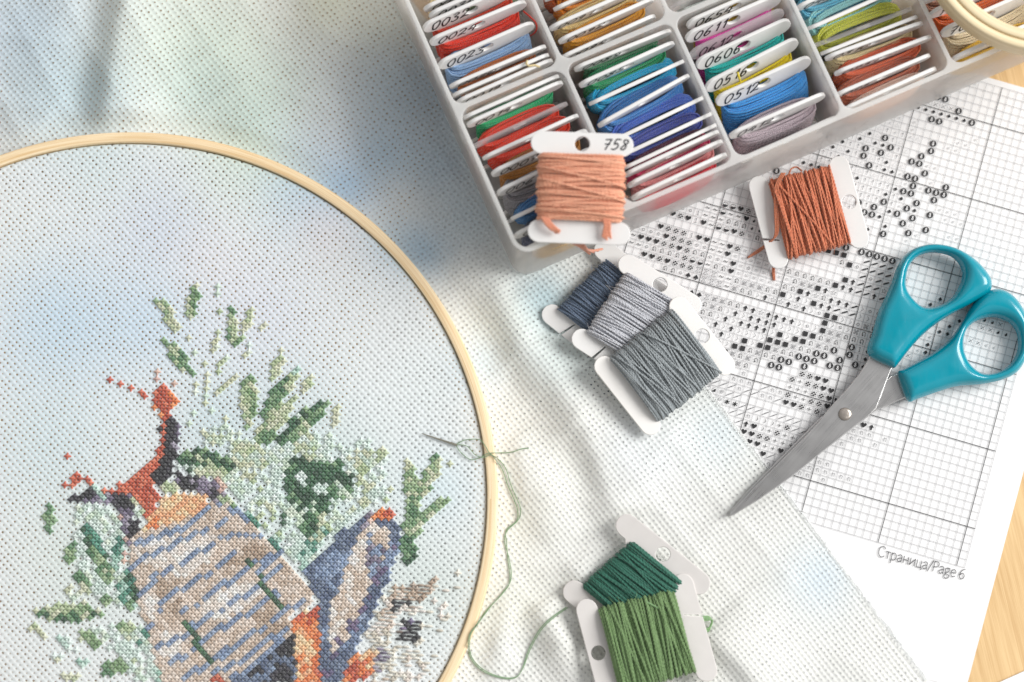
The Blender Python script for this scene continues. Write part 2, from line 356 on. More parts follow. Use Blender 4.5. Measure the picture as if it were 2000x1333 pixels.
# ================================================================ setting: table, papers
grain = math.atan2(*(P(1990, 1000) - P(1960, 880))[1::-1])
M['table'] = wood_mat('oak_table_top', lin('e6c592', .95), lin('cfa873', .92), 40, 800, ang=-grain, rough=.42)
mb = MB(); mb.add([(-700, -500, -30), (700, -500, -30), (700, 700, -30), (-700, 700, -30), (-700, -500, 0), (700, -500, 0), (700, 700, 0), (-700, 700, 0)],
                  [(4, 5, 6, 7), (0, 3, 2, 1), (0, 1, 5, 4), (1, 2, 6, 5), (2, 3, 7, 6), (3, 0, 4, 7)])
tag(link('table_top', mb.mesh('table_top', [M['table']], False)), 'light oak table top with straight grain, under everything else', 'table', kind='structure')

def sheet(name, quad, z0, z1, label, cat, rad=0.0):
    c = np.array([p[:2] for p in quad])
    me = extrude2d(name, [c], (z1 - z0) / 2, .005, [M['paper']], 0)
    o = link(name, me); o.location = (0, 0, (z0 + z1) / 2 * MM); return tag(o, label, cat)
# chart frame: e runs along the printed rows (to the right), g up the columns
pts = []
for q, ci, ri in [((1785, 207.5), 20, None), ((1835/4+1500, 160), 10, None), ((1872.5, 480), 10, None), ((1710, 490), 20, None), ((1756.7, 900), 10, None),
                  ((1714.4, 1059.2), 10, None), ((1922.4, 900), 0, None), ((1868.7, 1107.9), 0, None), ((1885, 1111), None, -5), ((1594, 1023), None, -5), ((1902.9, 1034.8), None, 0), ((1552, 929.2), None, 0)]:
    pts.append((P(*q)[:2], ci, ri))
best = None
for th in np.radians(np.linspace(-18, -14, 41)):
    e = np.array([math.cos(th), math.sin(th)]); g = np.array([-e[1], e[0]])
    A = []; B = []
    for p, ci, ri in pts:
        if ci is not None: A.append([1, 0, -ci]); B.append(p @ e)
        else: A.append([0, 1, ri]); B.append(p @ g)
    s, res, *_ = np.linalg.lstsq(np.array(A, float), np.array(B), rcond=None); r = np.sum((np.array(A) @ s - B) ** 2)
    if best is None or r < best[0]: best = (r, th, s, e, g)
_, TH, (GU, GV, CELL), GE, GG = best
def chart(c, r):                              # lattice (columns to the right of the last thick line, rows up from the lowest thick line)
    return GE * (GU + c * CELL) + GG * (GV + r * CELL)
def cell_of(X, Y):
    p = P(X, Y, .4)[:2]; return int(math.floor((p @ GE - GU) / CELL)), int(math.floor((p @ GG - GV) / CELL))
uR = (P(2000, 905)[:2] @ GE + P(1893, 1333)[:2] @ GE) / 2
gT = (P(1920, 150)[:2] @ GG + P(2000, 172)[:2] @ GG) / 2; gB = P(1805, 1325)[:2] @ GG
def EG(u, g): return GE * u + GG * g
ZP = .42
chart_o = sheet('chart_sheet', [EG(uR - 215, gB), EG(uR, gB), EG(uR, gT), EG(uR - 215, gT)], .28, ZP, 'white printed cross stitch chart full of black symbols, under the scissors', 'chart sheet')
sheet('blank_sheet', [EG(uR - 214, gB - 60), EG(uR - 1, gB - 60), EG(uR - 1, gT - 90), EG(uR - 214, gT - 90)], .06, .2, 'blank white sheet showing only below the bottom edge of the printed chart', 'paper sheet')
a, b = P(1951, 1333)[:2], P(2000, 1311)[:2]; d = (b - a) / np.linalg.norm(b - a); nrm = np.array([d[1], -d[0]])
sheet('paper_sheet', [a - d * 12, a - d * 12 + nrm * 60, b + d * 60 + nrm * 60, b + d * 60], .2, .8, 'white corner of a sheet on the bare wood at the bottom right', 'paper sheet')

# printed grid
L0, L1 = -62, 1; R0 = -5; R1 = int((gT - GV) / CELL) - 0
gl = MB()
for c in range(L0, L1 + 1):
    w = .22 if c % 10 == 0 else .12; a, b = chart(c, R0), chart(c, R1 + .0)
    gl.ribbon([a, b], w, ZP + (.028 if w > .2 else .02), 1 if w > .2 else 0)
for r in range(R0, R1 + 1):
    w = .22 if r % 10 == 0 else .12; a, b = chart(L0, r), chart(L1, r)
    gl.ribbon([a, b], w, ZP + (.032 if w > .2 else .024), 1 if w > .2 else 0)
link('printed_grid', gl.mesh('printed_grid', [M['line_print'], M['print']], False), chart_o)

# printed symbols, read row by row off the photo
def circ(cx, cy, r, n=14, t0=0, t1=2 * math.pi): return [(cx + r * math.cos(t), cy + r * math.sin(t)) for t in np.linspace(t0, t1, n, endpoint=(t1 - t0 < 6.2))]
def ring(r, n=12, cx=0, cy=0): c = circ(cx, cy, r, n); return c + [c[0]]
heart = [(0, -.36), (.2, -.16), (.36, .06), (.36, .22), (.26, .33), (.12, .33), (0, .2), (-.12, .33), (-.26, .33), (-.36, .22), (-.36, .06), (-.2, -.16)]
SYM = {   # fills ('f'), strokes ('s', width), ink index: 0 black, 1 grey, 2 faint, 3 white
 'H': [('f', heart, 0)], '#': [('f', [(-.34, -.34), (.34, -.34), (.34, .34), (-.34, .34)], 0)],
 'd': [('f', [(0, -.3), (.26, 0), (0, .3), (-.26, 0)], 0)],
 'A': [('f', [(-.11, -.38), (.11, -.38), (.11, 0), (.33, 0), (0, .38), (-.33, 0), (-.11, 0)], 0)],
 '/': [('f', [(-.4, -.2), (-.3, -.26), (-.2, -.24), (.38, .12), (.4, .22), (.3, .28), (.18, .24), (-.36, -.1)], 0)],
 'S': [('f', [(0, .38), (.3, 0), (.28, -.16), (.14, -.2), (.04, -.12), (.1, -.36), (-.1, -.36), (-.04, -.12), (-.14, -.2), (-.28, -.16), (-.3, 0)], 0)],
 "'": [('f', [(.02, .25), (.16, .12), (.18, -.08), (.05, -.25), (-.12, -.2), (-.16, -.02), (0, .06)], 0)],
 '8': [('f', circ(0, 0, .44, 18), 0), ('s', [(.1, .14), (0, .26), (-.1, .16), (0, .02), (.13, -.12), (0, -.27), (-.13, -.13), (0, .02), (.1, .14)], .07, 3)],
 '~': [('s', [(-.26, -.05), (-.14, .08), (0, 0), (.14, -.08), (.26, .06)], .09, 0)],
 'o': [('s', ring(.17), .06, 1)], 'U': [('s', [(-.12, -.12), (-.2, .0), (-.18, .22), (0, .32), (.18, .22), (.2, -.1), (.2, -.3)], .07, 0), ('f', [(-.26, -.12), (.02, -.12), (-.12, -.32)], 0)],
 'C': [('s', ring(.11, 8, .2, .2), .05, 1), ('s', ring(.11, 8, -.2, .2), .05, 1), ('s', ring(.11, 8, .2, -.2), .05, 1), ('s', ring(.11, 8, -.2, -.2), .05, 1), ('s', [(-.1, -.1), (.1, -.1), (.1, .1), (-.1, .1), (-.1, -.1)], .05, 1)],
 '>': [('s', [(-.12, .32), (.14, 0), (-.12, -.32)], .05, 1)],
 '*': [('s', [(math.sin(k * math.pi / 5) * (.36 if k % 2 == 0 else .15), math.cos(k * math.pi / 5) * (.36 if k % 2 == 0 else .15)) for k in range(11)], .04, 1)],
 'n': [('s', [(-.15, -.26), (-.15, .22)], .05, 1), ('s', [(-.15, .17), (.15, .17), (.15, -.26)], .05, 1)],
 'Z': [('s', [(-.48, -.32), (.44, .36)], .035, 1), ('s', [(-.4, -.32), (.5, .36)], .035, 1), ('f', [(-.18, -.1), (.05, -.02), (.16, .12), (-.06, .06)], 0)],
 ')': [('f', circ(-.1, 0, .34, 9, -1.3, 1.3) + circ(-.22, 0, .38, 9, .95, -.95), 0)],
 '+': [('s', [(-.26, 0), (.26, 0)], .06, 0), ('s', [(0, -.26), (0, .26)], .06, 0)],
 'Q': [('f', circ(.22 * x, .22 * y, .13, 7), 0) for x, y in ((1, 0), (-1, 0), (0, 1), (0, -1))] + [('f', circ(.28 * x, .28 * y, .07, 6), 0) for x, y in ((1, 1), (-1, 1), (1, -1), (-1, -1))],
 '1': [('s', [(-.1, .2), (.03, .3), (.03, -.3)], .06, 1), ('s', [(-.1, -.3), (.16, -.3)], .05, 1)],
 'I': [('s', [(-.28, .34), (.28, .34), (.28, .22), (.12, .16), (.12, -.16), (.28, -.22), (.28, -.34), (-.28, -.34), (-.28, -.22), (-.12, -.16), (-.12, .16), (-.28, .22), (-.28, .34)], .05, 1)],
 '=': [('s', [(-.24, .1), (.24, .1)], .04, 1), ('s', [(-.24, -.1), (.24, -.1)], .04, 1)],
 'D': [('s', ring(.34, 16), .05, 0), ('f', circ(0, 0, .34, 12, math.pi, 2 * math.pi), 0)],
 'T': [('s', [(-.26, -.22), (.26, -.22), (0, .26), (-.26, -.22)], .035, 2)], 't': [('s', [(0, -.3), (0, .3)], .05, 1), ('s', [(-.12, .14), (0, .3), (.12, .14)], .045, 1)],
 'f': [('s', [(.1, .16), (-.08, 0), (.1, -.16)], .05, 2), ('s', [(.22, .16), (.04, 0), (.22, -.16)], .05, 2)],
 'x': [('s', [(-.26, -.26), (.26, .26)], .05, 1), ('s', [(-.26, .26), (.26, -.26)], .05, 1)],
 'k': [('s', [(math.cos(q) * .3, math.sin(q) * .3), (-math.cos(q) * .3, -math.sin(q) * .3)], .11, 0) for q in (.5, 1.55, 2.6)] and
      [('s', [(math.cos(q) * .3, math.sin(q) * .3), (-math.cos(q) * .3, -math.sin(q) * .3)], .11, 0) for q in (.5, 1.55, 2.6)],
 '@': [('s', [(.3 * (1 - k / 14) * math.cos(k * .9), .3 * (1 - k / 14) * math.sin(k * .9)) for k in range(13)], .045, 1)],
 'q': [('f', [(.25, -.28), (-.15, -.28), (-.02, .0), (.25, .2)], 0), ('s', [(-.32, -.28), (-.2, .1), (.1, .34)], .045, 1)],
}
cells = {}
def row(view, s, x, y, txt):
    """view = (x0, y0, zoom): start point in a zoomed crop, then one symbol per cell to the right"""
    X, Y = view[0] + x / view[2], view[1] + y / view[2]; c, r = cell_of(X, Y)
    for i, ch in enumerate(txt):
        if ch != '.': cells[(c + i, r)] = ch
G = (1150, 400, 4); K4 = (1500, 160, 4); LV = (1350, 600, 4); J = (1380, 440, 2.221); W8 = (1360, 740, 8.885)
for x, y, t in [(1080, 0, "DDHQx"), (945, 5, "~~D~~H'''"), (752, 12, "Q1Uooo~QQ''"), (740, 65, "oo1~~~UUU'"), (660, 105, "HQH1H~DDHQ=U==="), (588, 150, "HQQQ1HH~~HQ====="), (450, 175, "D~~HQH1~~oUUQ=====..=#.."), (372, 212, "/oooHQQQoo~~H========"),
                (360, 272, "~HHHQQHQUUoo~H=UUU==U==="), (340, 328, "~~oUUUUQDD~UUoUUCCCUUUUUUU=="), (500, 435, "HQHQQQIII~~UCCCUU>A***AA>>#"), (557, 408, ""), (440, 418, "H"), (605, 525, "UUoSSIII~CUU>A**A*A>o#>o"),
                (815, 662, "SSICCUUAA*AAAA>o>#CC"), (917, 760, "UCU>A>AAAA>>>##UCU"), (900, 822, "UU>A>AAAA>#>##UCU8"), (885, 878, "U>A>A>>>>###CUU88.8"), (985, 978, ">A>>#>##CUU888..8"), (1030, 1053, ">>##UCUU88.8"), (1075, 1130, "#CUCU.88"), (1120, 1210, "UCU"), (1217, 1300, "n"),
                (1580, 520, "UUUUUUUUU"), (1560, 575, "UUCCUU#"), (1527, 692, "#>#>#A**"), (1230, 490, "o====="), (1125, 503, "H======")]: row(G, 0, x, y, t)
for x, y, t in [(205, 562, "ZZZnZZnnZ"), (340, 545, "nnn.n.nn"), (125, 602, "Z"), (510, 655, "Znn"), (872, 515, "QQHH"), (795, 555, "Q+QQHH"), (778, 617, "+++QQHH"), (762, 672, "Q++QQH"), (745, 733, "HHQ+QZ"), (580, 610, "Znn"),
                (400, 750, "ZZZZZZZZ"), (290, 725, "kkZZZZ"), (188, 635, "q@ZZ"), (170, 690, "q@"), (330, 800, "ZZn)))QQ"), (370, 880, "Z"), (450, 838, "n)))+QZZ"), (437, 900, "AH)+Q++Z"), (417, 958, "HHQQ+++n"), (462, 1035, "HH++H+"), (565, 1130, "HZ"), (605, 1215, "n"),
                (1268, 965, "nnn.n"), (1250, 1017, "nn.n"), (1345, 918, "HA"), (1172, 1062, "n"), (1000, 1200, "nn"), (925, 1243, "nnnnnn"), (845, 1285, "nn.n"), (1118, 333, "8.8"), (1252, 310, "81d"), (1238, 370, "81d"), (1160, 410, "8"), (1085, 452, "8.."), (1280, 448, "8d"), (1230, 170, "CUCU>"), (1215, 235, "UUU"), (1380, 90, "o>C"), (1300, 130, "oUU")]: row(LV, 0, x, y, t)
for x, y, t in [(535, 107, "###"), (607, 97, "8"), (675, 117, "88888"), (627, 172, "#o>/////"), (595, 160, "U"), (700, 160, "////"), (690, 190, "///"), (605, 237, "#A>o/"), (683, 225, "/o//"), (640, 245, "A///*"), (597, 270, "AA//A/*"), (558, 262, "#"), (545, 323, "AAA/>oo"), (500, 347, "AA/>oo"), (487, 270, "#A*"), (410, 283, "#A*"), (336, 296, "#>A"), (600, 375, "//>>oC"), (558, 400, "#>>oC"), (517, 422, "#>o>CU"), (507, 455, "#CCUU"),
                (1015, 325, "d.'"), (970, 348, "df'"), (1050, 445, "df"), (1005, 467, "dd"), (957, 522, "df"), (947, 553, "d"), (1095, 425, "d"), (870, 568, "x"), (1237, 435, "'x.."), (1190, 460, "xx''"), (1160, 490, "xxff"), (1200, 425, "''x"), (1020, 295, "f"), (930, 480, "ff"), (900, 540, "f.f")]: row(J, 0, x, y, t)
for t, pl in (('d', [(288,625),(345,643),(405,658),(515,505),(592,465),(722,443),(798,405),(633,540),(558,577),(843,480),(900,497),(928,630),(912,688),(970,705),(703,747),(995,838),(920,880),(1040,913),(947,1013),(1140,1008),(872,1052),(745,1083),(787,1160),(918,1138),(1170,215),(1228,233),(1287,250),(1345,268),(1405,286),(1463,303),(1522,321),(490,455),(577,425),(677,345),(757,313),(250,548),(1145,165)]),
              ('8', [(75,680),(768,518),(752,575),(918,440),(885,553),(960,517),(793,650),(1285,493),(1270,548),(1195,587),(1120,628),(1180,645),(1222,718),(1088,742),(1147,758),(1130,815),(1055,855),(1115,873),(1250,852),(1310,870),(1368,888),(1385,830),(1292,928),(1158,948),(1083,990),(1007,1028),(1125,1065),(1260,1043),(1050,1107),(1228,1160),(1097,1190),(905,1195),(905,937),(828,977),(752,1015),(812,1035),(715,940),(1272,308),(1330,325),(1478,247),(1582,340),(1318,137),(1378,155)]),
              ('x', [(1245,180),(1305,195),(1365,212),(1420,228)]), ('f', [(1120,320),(1115,380),(1000,400),(1610,465),(1480,487),(1540,505),(1400,525),(1460,540),(1240,655),(1300,680),(1270,790),(1195,830),(1340,1000),(1400,1015),(1460,1035),(1385,1075),(1440,1095),(1500,1115),(1410,1210),(1470,1228),(950,320),(1020,275),(1600,33),(1540,15),(1160,1210),(1090,1250)])):
    for x, y in pl: cells[cell_of(K4[0] + x / 4, K4[1] + y / 4)] = t
rr = random.Random(3)
for yy in range(330, 1300, 14):                # the pale filling symbols of the upper right pages
    for xx in range(380, 1190, 14):
        if yy > 1040 + .25 * (xx - 700): continue
        if xx < 560 and yy > 690: continue
        k = cell_of(K4[0] + xx / 4, K4[1] + yy / 4)
        if k in cells: continue
        lim = 960 + (1000 - yy) * .12
        if xx < lim: cells[k] = 't' if rr.random() < .68 else 'T'
        elif xx < lim + 150 and yy > 420: cells[k] = rr.choice('TTf..')
sy = MB(); INK = [M['print'], M['grey_print'], M['faint'], M['paper']]
for (c, r), ch in cells.items():
    if ch not in SYM or not (L0 <= c < 1 and R0 <= r < R1): continue
    o = chart(c + .5, r + .5)
    for it in SYM[ch]:
        p = np.array(it[1]) * CELL * .93; w = p[:, :1] * GE + p[:, 1:] * GG + o
        if it[0] == 'f': sy.poly(w, ZP + .045, it[2])
        else: sy.ribbon(w, it[2] * CELL, ZP + (.065 if it[3] == 3 else .05), it[3])
link('printed_symbols', sy.mesh('printed_symbols', INK, False), chart_o)
GL = {'С': (.60, [[(.52, .60), (.42, .70), (.28, .71), (.12, .6), (.06, .36), (.12, .12), (.28, .0), (.42, .01), (.53, .1)]]), 'т': (.42, [[(.02, .46), (.38, .46)], [(.2, .46), (.2, 0)]]),
      'р': (.50, [[(.08, .48), (.08, -.24)], [(.08, .36), (.2, .48), (.34, .44), (.42, .26), (.36, .06), (.22, 0), (.08, .08)]]), 'а': (.44, [[(.06, .40), (.18, .48), (.32, .44), (.34, .3), (.34, 0)], [(.34, .28), (.16, .24), (.05, .12), (.12, 0), (.24, .02), (.34, .12)]]),
      'н': (.52, [[(.08, .47), (.08, 0)], [(.42, .47), (.42, 0)], [(.08, .25), (.42, .25)]]), 'и': (.52, [[(.08, .47), (.08, 0)], [(.08, .02), (.42, .45)], [(.42, .47), (.42, 0)]]),
      'ц': (.52, [[(.08, .47), (.08, 0), (.42, 0)], [(.40, .47), (.40, 0)], [(.42, .0), (.48, .0), (.47, -.14)]]), '/': (.34, [[(.02, -.1), (.32, .74)]]),
      'P': (.50, [[(.08, .71), (.08, 0)], [(.08, .68), (.28, .70), (.42, .62), (.42, .44), (.30, .34), (.08, .33)]]), 'g': (.46, [[(.40, .46), (.22, .48), (.08, .40), (.08, .26), (.2, .18), (.32, .24), (.34, .40), (.22, .48)], [(.14, .18), (.08, .08), (.3, .04), (.42, -.06), (.34, -.2), (.14, -.22), (.05, -.12), (.12, .02)]]),
      'e': (.46, [[(.06, .26), (.40, .28), (.36, .42), (.24, .49), (.1, .4), (.05, .22), (.12, .04), (.26, 0), (.4, .06)]]), '6': (.48, [[(.38, .70), (.2, .6), (.08, .36), (.08, .14), (.22, 0), (.38, .08), (.42, .24), (.32, .38), (.18, .36), (.08, .22)]]), ' ': (.2, [])}
GL['a'] = GL['а']; txt = 'Страница/Page 6'; tot = sum(GL[c][0] for c in txt)
p0, p1 = P(1712, 1086)[:2], P(1882, 1133)[:2]; ex = (p1 - p0) / np.linalg.norm(p1 - p0); ey = np.array([-ex[1], ex[0]]); k = np.linalg.norm(p1 - p0) / tot; x = 0; tx = MB()
for ch in txt:
    wch, strokes = GL[ch]
    for st in strokes:
        q = smooth_path(st, 4) if len(st) > 3 else np.array(st)
        tx.ribbon([p0 + ex * (x + a) * k + ey * (b * k * 1.12) for a, b in q], .23, ZP + .05)
    x += wch
link('page_number', tx.mesh('page_number', [M['text']], False), chart_o)

# ================================================================ embroidery hoop + aida cloth
HC = np.array([-124.34, 74.29]); HR = 119.82; ZH = 10.0
def ring_mesh(name, ro, ri, z0, z1, mat, bev=.5, seg=220, c=(0, 0), wob=0):
    prof = [(ro - bev, z0), (ro, z0 + bev), (ro, z1 - bev), (ro - bev * .3, z1 - bev * .3), (ro - bev, z1), (ri + bev, z1), (ri + bev * .3, z1 - bev * .3), (ri, z1 - bev), (ri, z0 + bev), (ri + bev, z0)]
    v = []; uv = []; f = []; k = len(prof); acc = [0]
    for i in range(1, k): acc.append(acc[-1] + math.hypot(prof[i][0] - prof[i - 1][0], prof[i][1] - prof[i - 1][1]))
    for s in range(seg + 1):
        t = 2 * math.pi * s / seg
        for i, (r, z) in enumerate(prof): v.append((c[0] + r * math.cos(t), c[1] + r * math.sin(t), z)); uv.append((t * ro, acc[i]))
    for s in range(seg):
        for i in range(k): a, b = s * k + i, s * k + (i + 1) % k; f.append((a, a + k, b + k, b))
    return MB().add(v, f, uv).mesh(name, [mat], True)
M['bamboo'] = wood_mat('bamboo_hoop_wood', lin('f8e6c4', 1.0), lin('d8ae70', .95), .03, 2.2, use_uv=True, rough=.42)
M['birch'] = wood_mat('pale_hoop_wood', lin('f0e0be', .98), lin('d6c094', .95), .02, 1.2, use_uv=True, rough=.5, fine=.8)
hoop = thing('embroidery_hoop', 'large round bamboo hoop stretching the stitched cloth at the left', 'embroidery hoop', loc=(HC[0], HC[1], 0))
link('outer_ring', ring_mesh('outer_ring', HR, HR - 3.4, 1.2, ZH, M['bamboo'], .45), hoop)
link('inner_ring', ring_mesh('inner_ring', HR - 4.1, HR - 7.6, 1.2, 8.4, M['bamboo'], .45), hoop)

cloth = thing('aida_cloth', 'pale dyed aida cloth with an unfinished cross stitch picture, stretched in the large hoop', 'embroidery cloth', loc=(0, 0, 0))
AC = 1.63                                                           # hole spacing
LB = P(400, 800)[:2]; d = P(400 + 65, 800 + 74)[:2] - LB; d = d / np.linalg.norm(d); LV1 = d; LV0 = np.array([-d[1], d[0]])     # lattice axes
def to_uv(p): return np.stack([(p - HC) @ LV0 / AC, (p - HC) @ LV1 / AC], -1)
def from_uv(u, v): return HC + LV0 * (u * AC) + LV1 * (v * AC)
# dye patches: photo x, y, radius (px), colour, strength
DYE = [(60,60,180,'bcd4e6',.7),(300,90,150,'dcebe0',.45),(190,190,80,'aec8cc',.55),(430,90,130,'d2e4d2',.55),(390,190,90,'c4dcd6',.55),(100,200,110,'c2d8e2',.6),(500,260,90,'b6d4cc',.6),(540,170,90,'c8dcce',.45),(640,15,70,'e2e6c8',.5),(740,60,90,'dadec4',.4),(660,380,75,'7fb0da',.85),(750,300,80,'9cc0dc',.6),(620,300,70,'c8d0e0',.4),(800,180,90,'a6b8c4',.6),(860,330,80,'9cb8cc',.6),(860,200,110,'a9b9c6',.6),(930,430,80,'a8bcc8',.5),(720,190,130,'b0c2ce',.5),(560,330,70,'b4cede',.5),(620,960,150,'c8deda',.7),(430,830,100,'c6dce2',.6),(200,1090,120,'cfe0d8',.6),(830,1150,110,'d4e0da',.6),(560,780,110,'d0e0e6',.5),
       (820,500,60,'8ebcdc',.7),(760,480,60,'a4cae4',.5),(900,420,60,'b8cad4',.4),(1060,590,65,'a8ccd8',.7),(960,640,80,'e4e4d4',.5),(930,720,60,'c4dcea',.5),(1100,700,80,'c8dcdc',.5),(990,830,80,'ece8dc',.4),(1010,1010,70,'e8e5d4',.4),(1100,900,110,'f0efe6',.6),(1000,1180,80,'e2e1d0',.45),(1250,880,80,'e8f0f6',.5),(1600,1130,70,'d4e6f2',.6),(1400,850,70,'dcebf2',.5),(1300,1250,150,'f0f0e4',.5),
       (130,640,150,'b9d8ee',.6),(330,450,120,'c9d5e8',.55),(480,330,110,'dbe9dc',.6),(600,420,90,'c0dbec',.55),(200,330,90,'d2e4e6',.5),(110,880,130,'cfe4ea',.55),(700,560,130,'dfe6ea',.5),(780,650,110,'e6eaea',.5),(500,620,120,'d6dcec',.5),(830,760,90,'e4ecec',.5),(150,1080,120,'e6eeea',.5),(640,460,70,'ece4e4',.5),(860,960,70,'d2e8f0',.5),(300,640,100,'c4dcf0',.55),(420,520,80,'e8e6ea',.4)]
DW = [(P(x, y)[:2], r / 6.05, np.array(lin(h)), s) for x, y, r, h, s in DYE]
def dye(p, base):
    p = np.atleast_2d(p); c = np.tile(np.array(base), (len(p), 1))
    for q, r, col, s in DW:
        w = (s * np.exp(-np.sum((p - q) ** 2, 1) / (r * r)))[:, None]; c = c * (1 - w) + col * w
    return np.clip(c * 1.06, 0, .92)
BASE = lin('eff0ec', 1.0)
# free cloth outside the hoop: height field with folds
E0, E1 = P(1380, 764)[:2], P(1805, 1326)[:2]; ED = (E1 - E0) / np.linalg.norm(E1 - E0); EN = np.array([-ED[1], ED[0]]); EN = EN if EN @ (HC - E0) > 0 else -EN   # EN points into the cloth
def seg_dist(p, line):
    """signed distance to a polyline (positive on its right-hand side in the photo) and position along it"""
    best = np.full(len(p), 1e9); sg = np.zeros(len(p)); tt = np.zeros(len(p)); n = len(line) - 1
    for i in range(n):
        a, b = line[i], line[i + 1]; d = b - a; L = np.linalg.norm(d); t = np.clip(((p - a) @ d) / (L * L), 0, 1); q = a + t[:, None] * d
        v = p - q; dd = np.linalg.norm(v, axis=1); s = np.sign(d[0] * v[:, 1] - d[1] * v[:, 0]); m = dd < best
        best = np.where(m, dd, best); sg = np.where(m, s, sg); tt = np.where(m, (i + t) / n, tt)
    return best * sg, tt
FOLDS = [  # photo polyline (top to bottom), height, width left, width right
    ([(272, -60), (250, 60), (235, 150), (224, 262)], 8.0, 8.0, 20.0), ([(150, -60), (120, 100), (60, 260)], 3.0, 14, 14),
    ([(470, -60), (440, 100), (500, 260)], 3.5, 16, 14), ([(650, -40), (640, 120), (640, 330)], 2.5, 14, 8), ([(760, 30), (770, 200), (830, 400)], 1.5, 10, 10),
    ([(900, 480), (1000, 620), (1075, 760), (1140, 900)], 3.6, 7, 6), ([(960, 560), (1010, 680), (1050, 780)], 1.5, 5, 5),
    ([(1060, 660), (1150, 830), (1185, 940), (1212, 1020)], 5.0, 6.0, 22.0), ([(990, 860), (1060, 960), (1090, 1060)], 3.0, 8, 9),
    ([(1050, 1180), (1085, 1240), (1130, 1345)], 4.2, 6, 6), ([(985, 1120), (980, 1250), (960, 1340)], 2.0, 5, 5), ([(1380, 1230), (1440, 1290), (1520, 1380)], 3.6, 4, 16), ([(1120, 1090), (1150, 1140)], 1.2, 6, 6)]
FW = [([P(*q)[:2] for q in ln], h, a, b) for ln, h, a, b in FOLDS]
def drape_z(p):
    r = np.linalg.norm(p - HC, axis=1) - HR
    z = 1.25 + 3.2 * np.exp(-np.clip(r, 0, 99) / 7.0); k = np.clip((r + 1) / 9, 0, 1)
    e = (p - E0) @ EN; ke = np.clip(e / 16, 0, 1)
    for ln, h, a, b in FW:
        d, t = seg_dist(p, ln); end = np.sin(np.clip(t, .0, 1) * math.pi) ** .5 if ln[0][1] < P(0, 0)[1] else np.ones_like(t)
        w = np.where(d > 0, np.exp(-(d / b) ** 2), np.exp(-(d / a) ** 2))      # d>0: to the right of the line in the photo
        z = z + h * w * end * np.maximum(k, .35) * ke
    z = z + .35 * np.sin(p[:, 0] * .11 + 1.3) * np.sin(p[:, 1] * .09) * k * ke
    for a_, wl, am, ph in ((.6, 17, .22, .3), (1.25, 23, .28, 1.9), (2.2, 14, .16, 4.0), (2.75, 29, .3, .9), (1.7, 9, .07, 2.2)):
        s_ = p[:, 0] * math.cos(a_) + p[:, 1] * math.sin(a_); q_ = -p[:, 0] * math.sin(a_) + p[:, 1] * math.cos(a_)
        z = z + am * (1 - np.abs(np.sin(s_ * math.pi / wl + ph + .8 * np.sin(q_ / 31)))) ** 2 * (.5 + .5 * np.sin(q_ / 19 + ph)) * 2.2 * k * ke
    # flattened under the box
    bx = (p - BOXC) @ BU; by = (p - BOXC) @ BV; inside = np.clip(np.minimum(bx + 6, by + 6) / 6, 0, 1)
    return z * (1 - inside) + 1.05 * inside
BOXC = np.array([2.01, 154.44]); th = math.radians(23.54); BU = np.array([math.cos(th), math.sin(th)]); BV = np.array([-BU[1], BU[0]])
_c = P(1012, 503, 40)[:2]; BOXC = _c
def cloth_grid():
    st = 1.35; us = np.arange(0, 440, st); vs = np.arange(-340, 260, st)         # u: distance in from the edge, v along the edge
    U, Vv = np.meshgrid(us[us >= 0], vs, indexing='ij'); p = E0 + U.reshape(-1, 1) * EN + Vv.reshape(-1, 1) * ED
    z = drape_z(p); r = np.linalg.norm(p - HC, axis=1)
    keep = (r > HR - 2.9) & (p[:, 0] > -268) & (p[:, 0] < 175) & (p[:, 1] > -62) & (p[:, 1] < 275)
    # lattice turns gently towards the cloth's own edge
    e = (p - E0) @ EN; rot = math.radians(4.5) * np.clip(1 - e / 170, 0, 1) ; q = p - HC
    c, s = np.cos(rot), np.sin(rot); q = np.stack([c * q[:, 0] - s * q[:, 1], s * q[:, 0] + c * q[:, 1]], 1); uv = to_uv(q + HC)
    n1, n2 = U.shape; ids = np.arange(n1 * n2).reshape(n1, n2); K = keep.reshape(n1, n2)
    f = [(ids[i, j], ids[i + 1, j], ids[i + 1, j + 1], ids[i, j + 1]) for i in range(n1 - 1) for j in range(n2 - 1) if K[i, j] and K[i + 1, j] and K[i + 1, j + 1] and K[i, j + 1]]
    used = np.unique(np.array(f)); mp = -np.ones(n1 * n2, int); mp[used] = np.arange(len(used)); f = mp[np.array(f)][:, ::-1]
    return MB().add(np.c_[p, z][used], f.tolist(), uv[used], dye(p[used], BASE))
link('loose_cloth', cloth_grid().mesh('loose_cloth', [M['aida_loose']], True, True), cloth)
# taut panel inside the ring
v = [(HC[0], HC[1], 9.0)]; f = []; rs = list(np.linspace(6, HR - 6.5, 60)) + [HR - 5.4, HR - 4.7, HR - 4.1, HR - 3.75, HR - 3.5]; zs = [9.0] * 60 + [9.0, 8.98, 8.9, 8.6, 7.4]; SG = 180
for r, z in zip(rs, zs): v += [(HC[0] + r * math.cos(t), HC[1] + r * math.sin(t), z) for t in np.linspace(0, 2 * math.pi, SG, endpoint=False)]
f += [(0, 1 + j, 1 + (j + 1) % SG) for j in range(SG)]
for i in range(len(rs) - 1): f += [(1 + i * SG + j, 1 + (i + 1) * SG + j, 1 + (i + 1) * SG + (j + 1) % SG, 1 + i * SG + (j + 1) % SG) for j in range(SG)]
v = np.array(v); pm = MB().add(v, f, to_uv(v[:, :2]), dye(v[:, :2], lin('ebf0f1')))
panel = link('taut_panel', pm.mesh('taut_panel', [M['aida']], True, True), cloth)
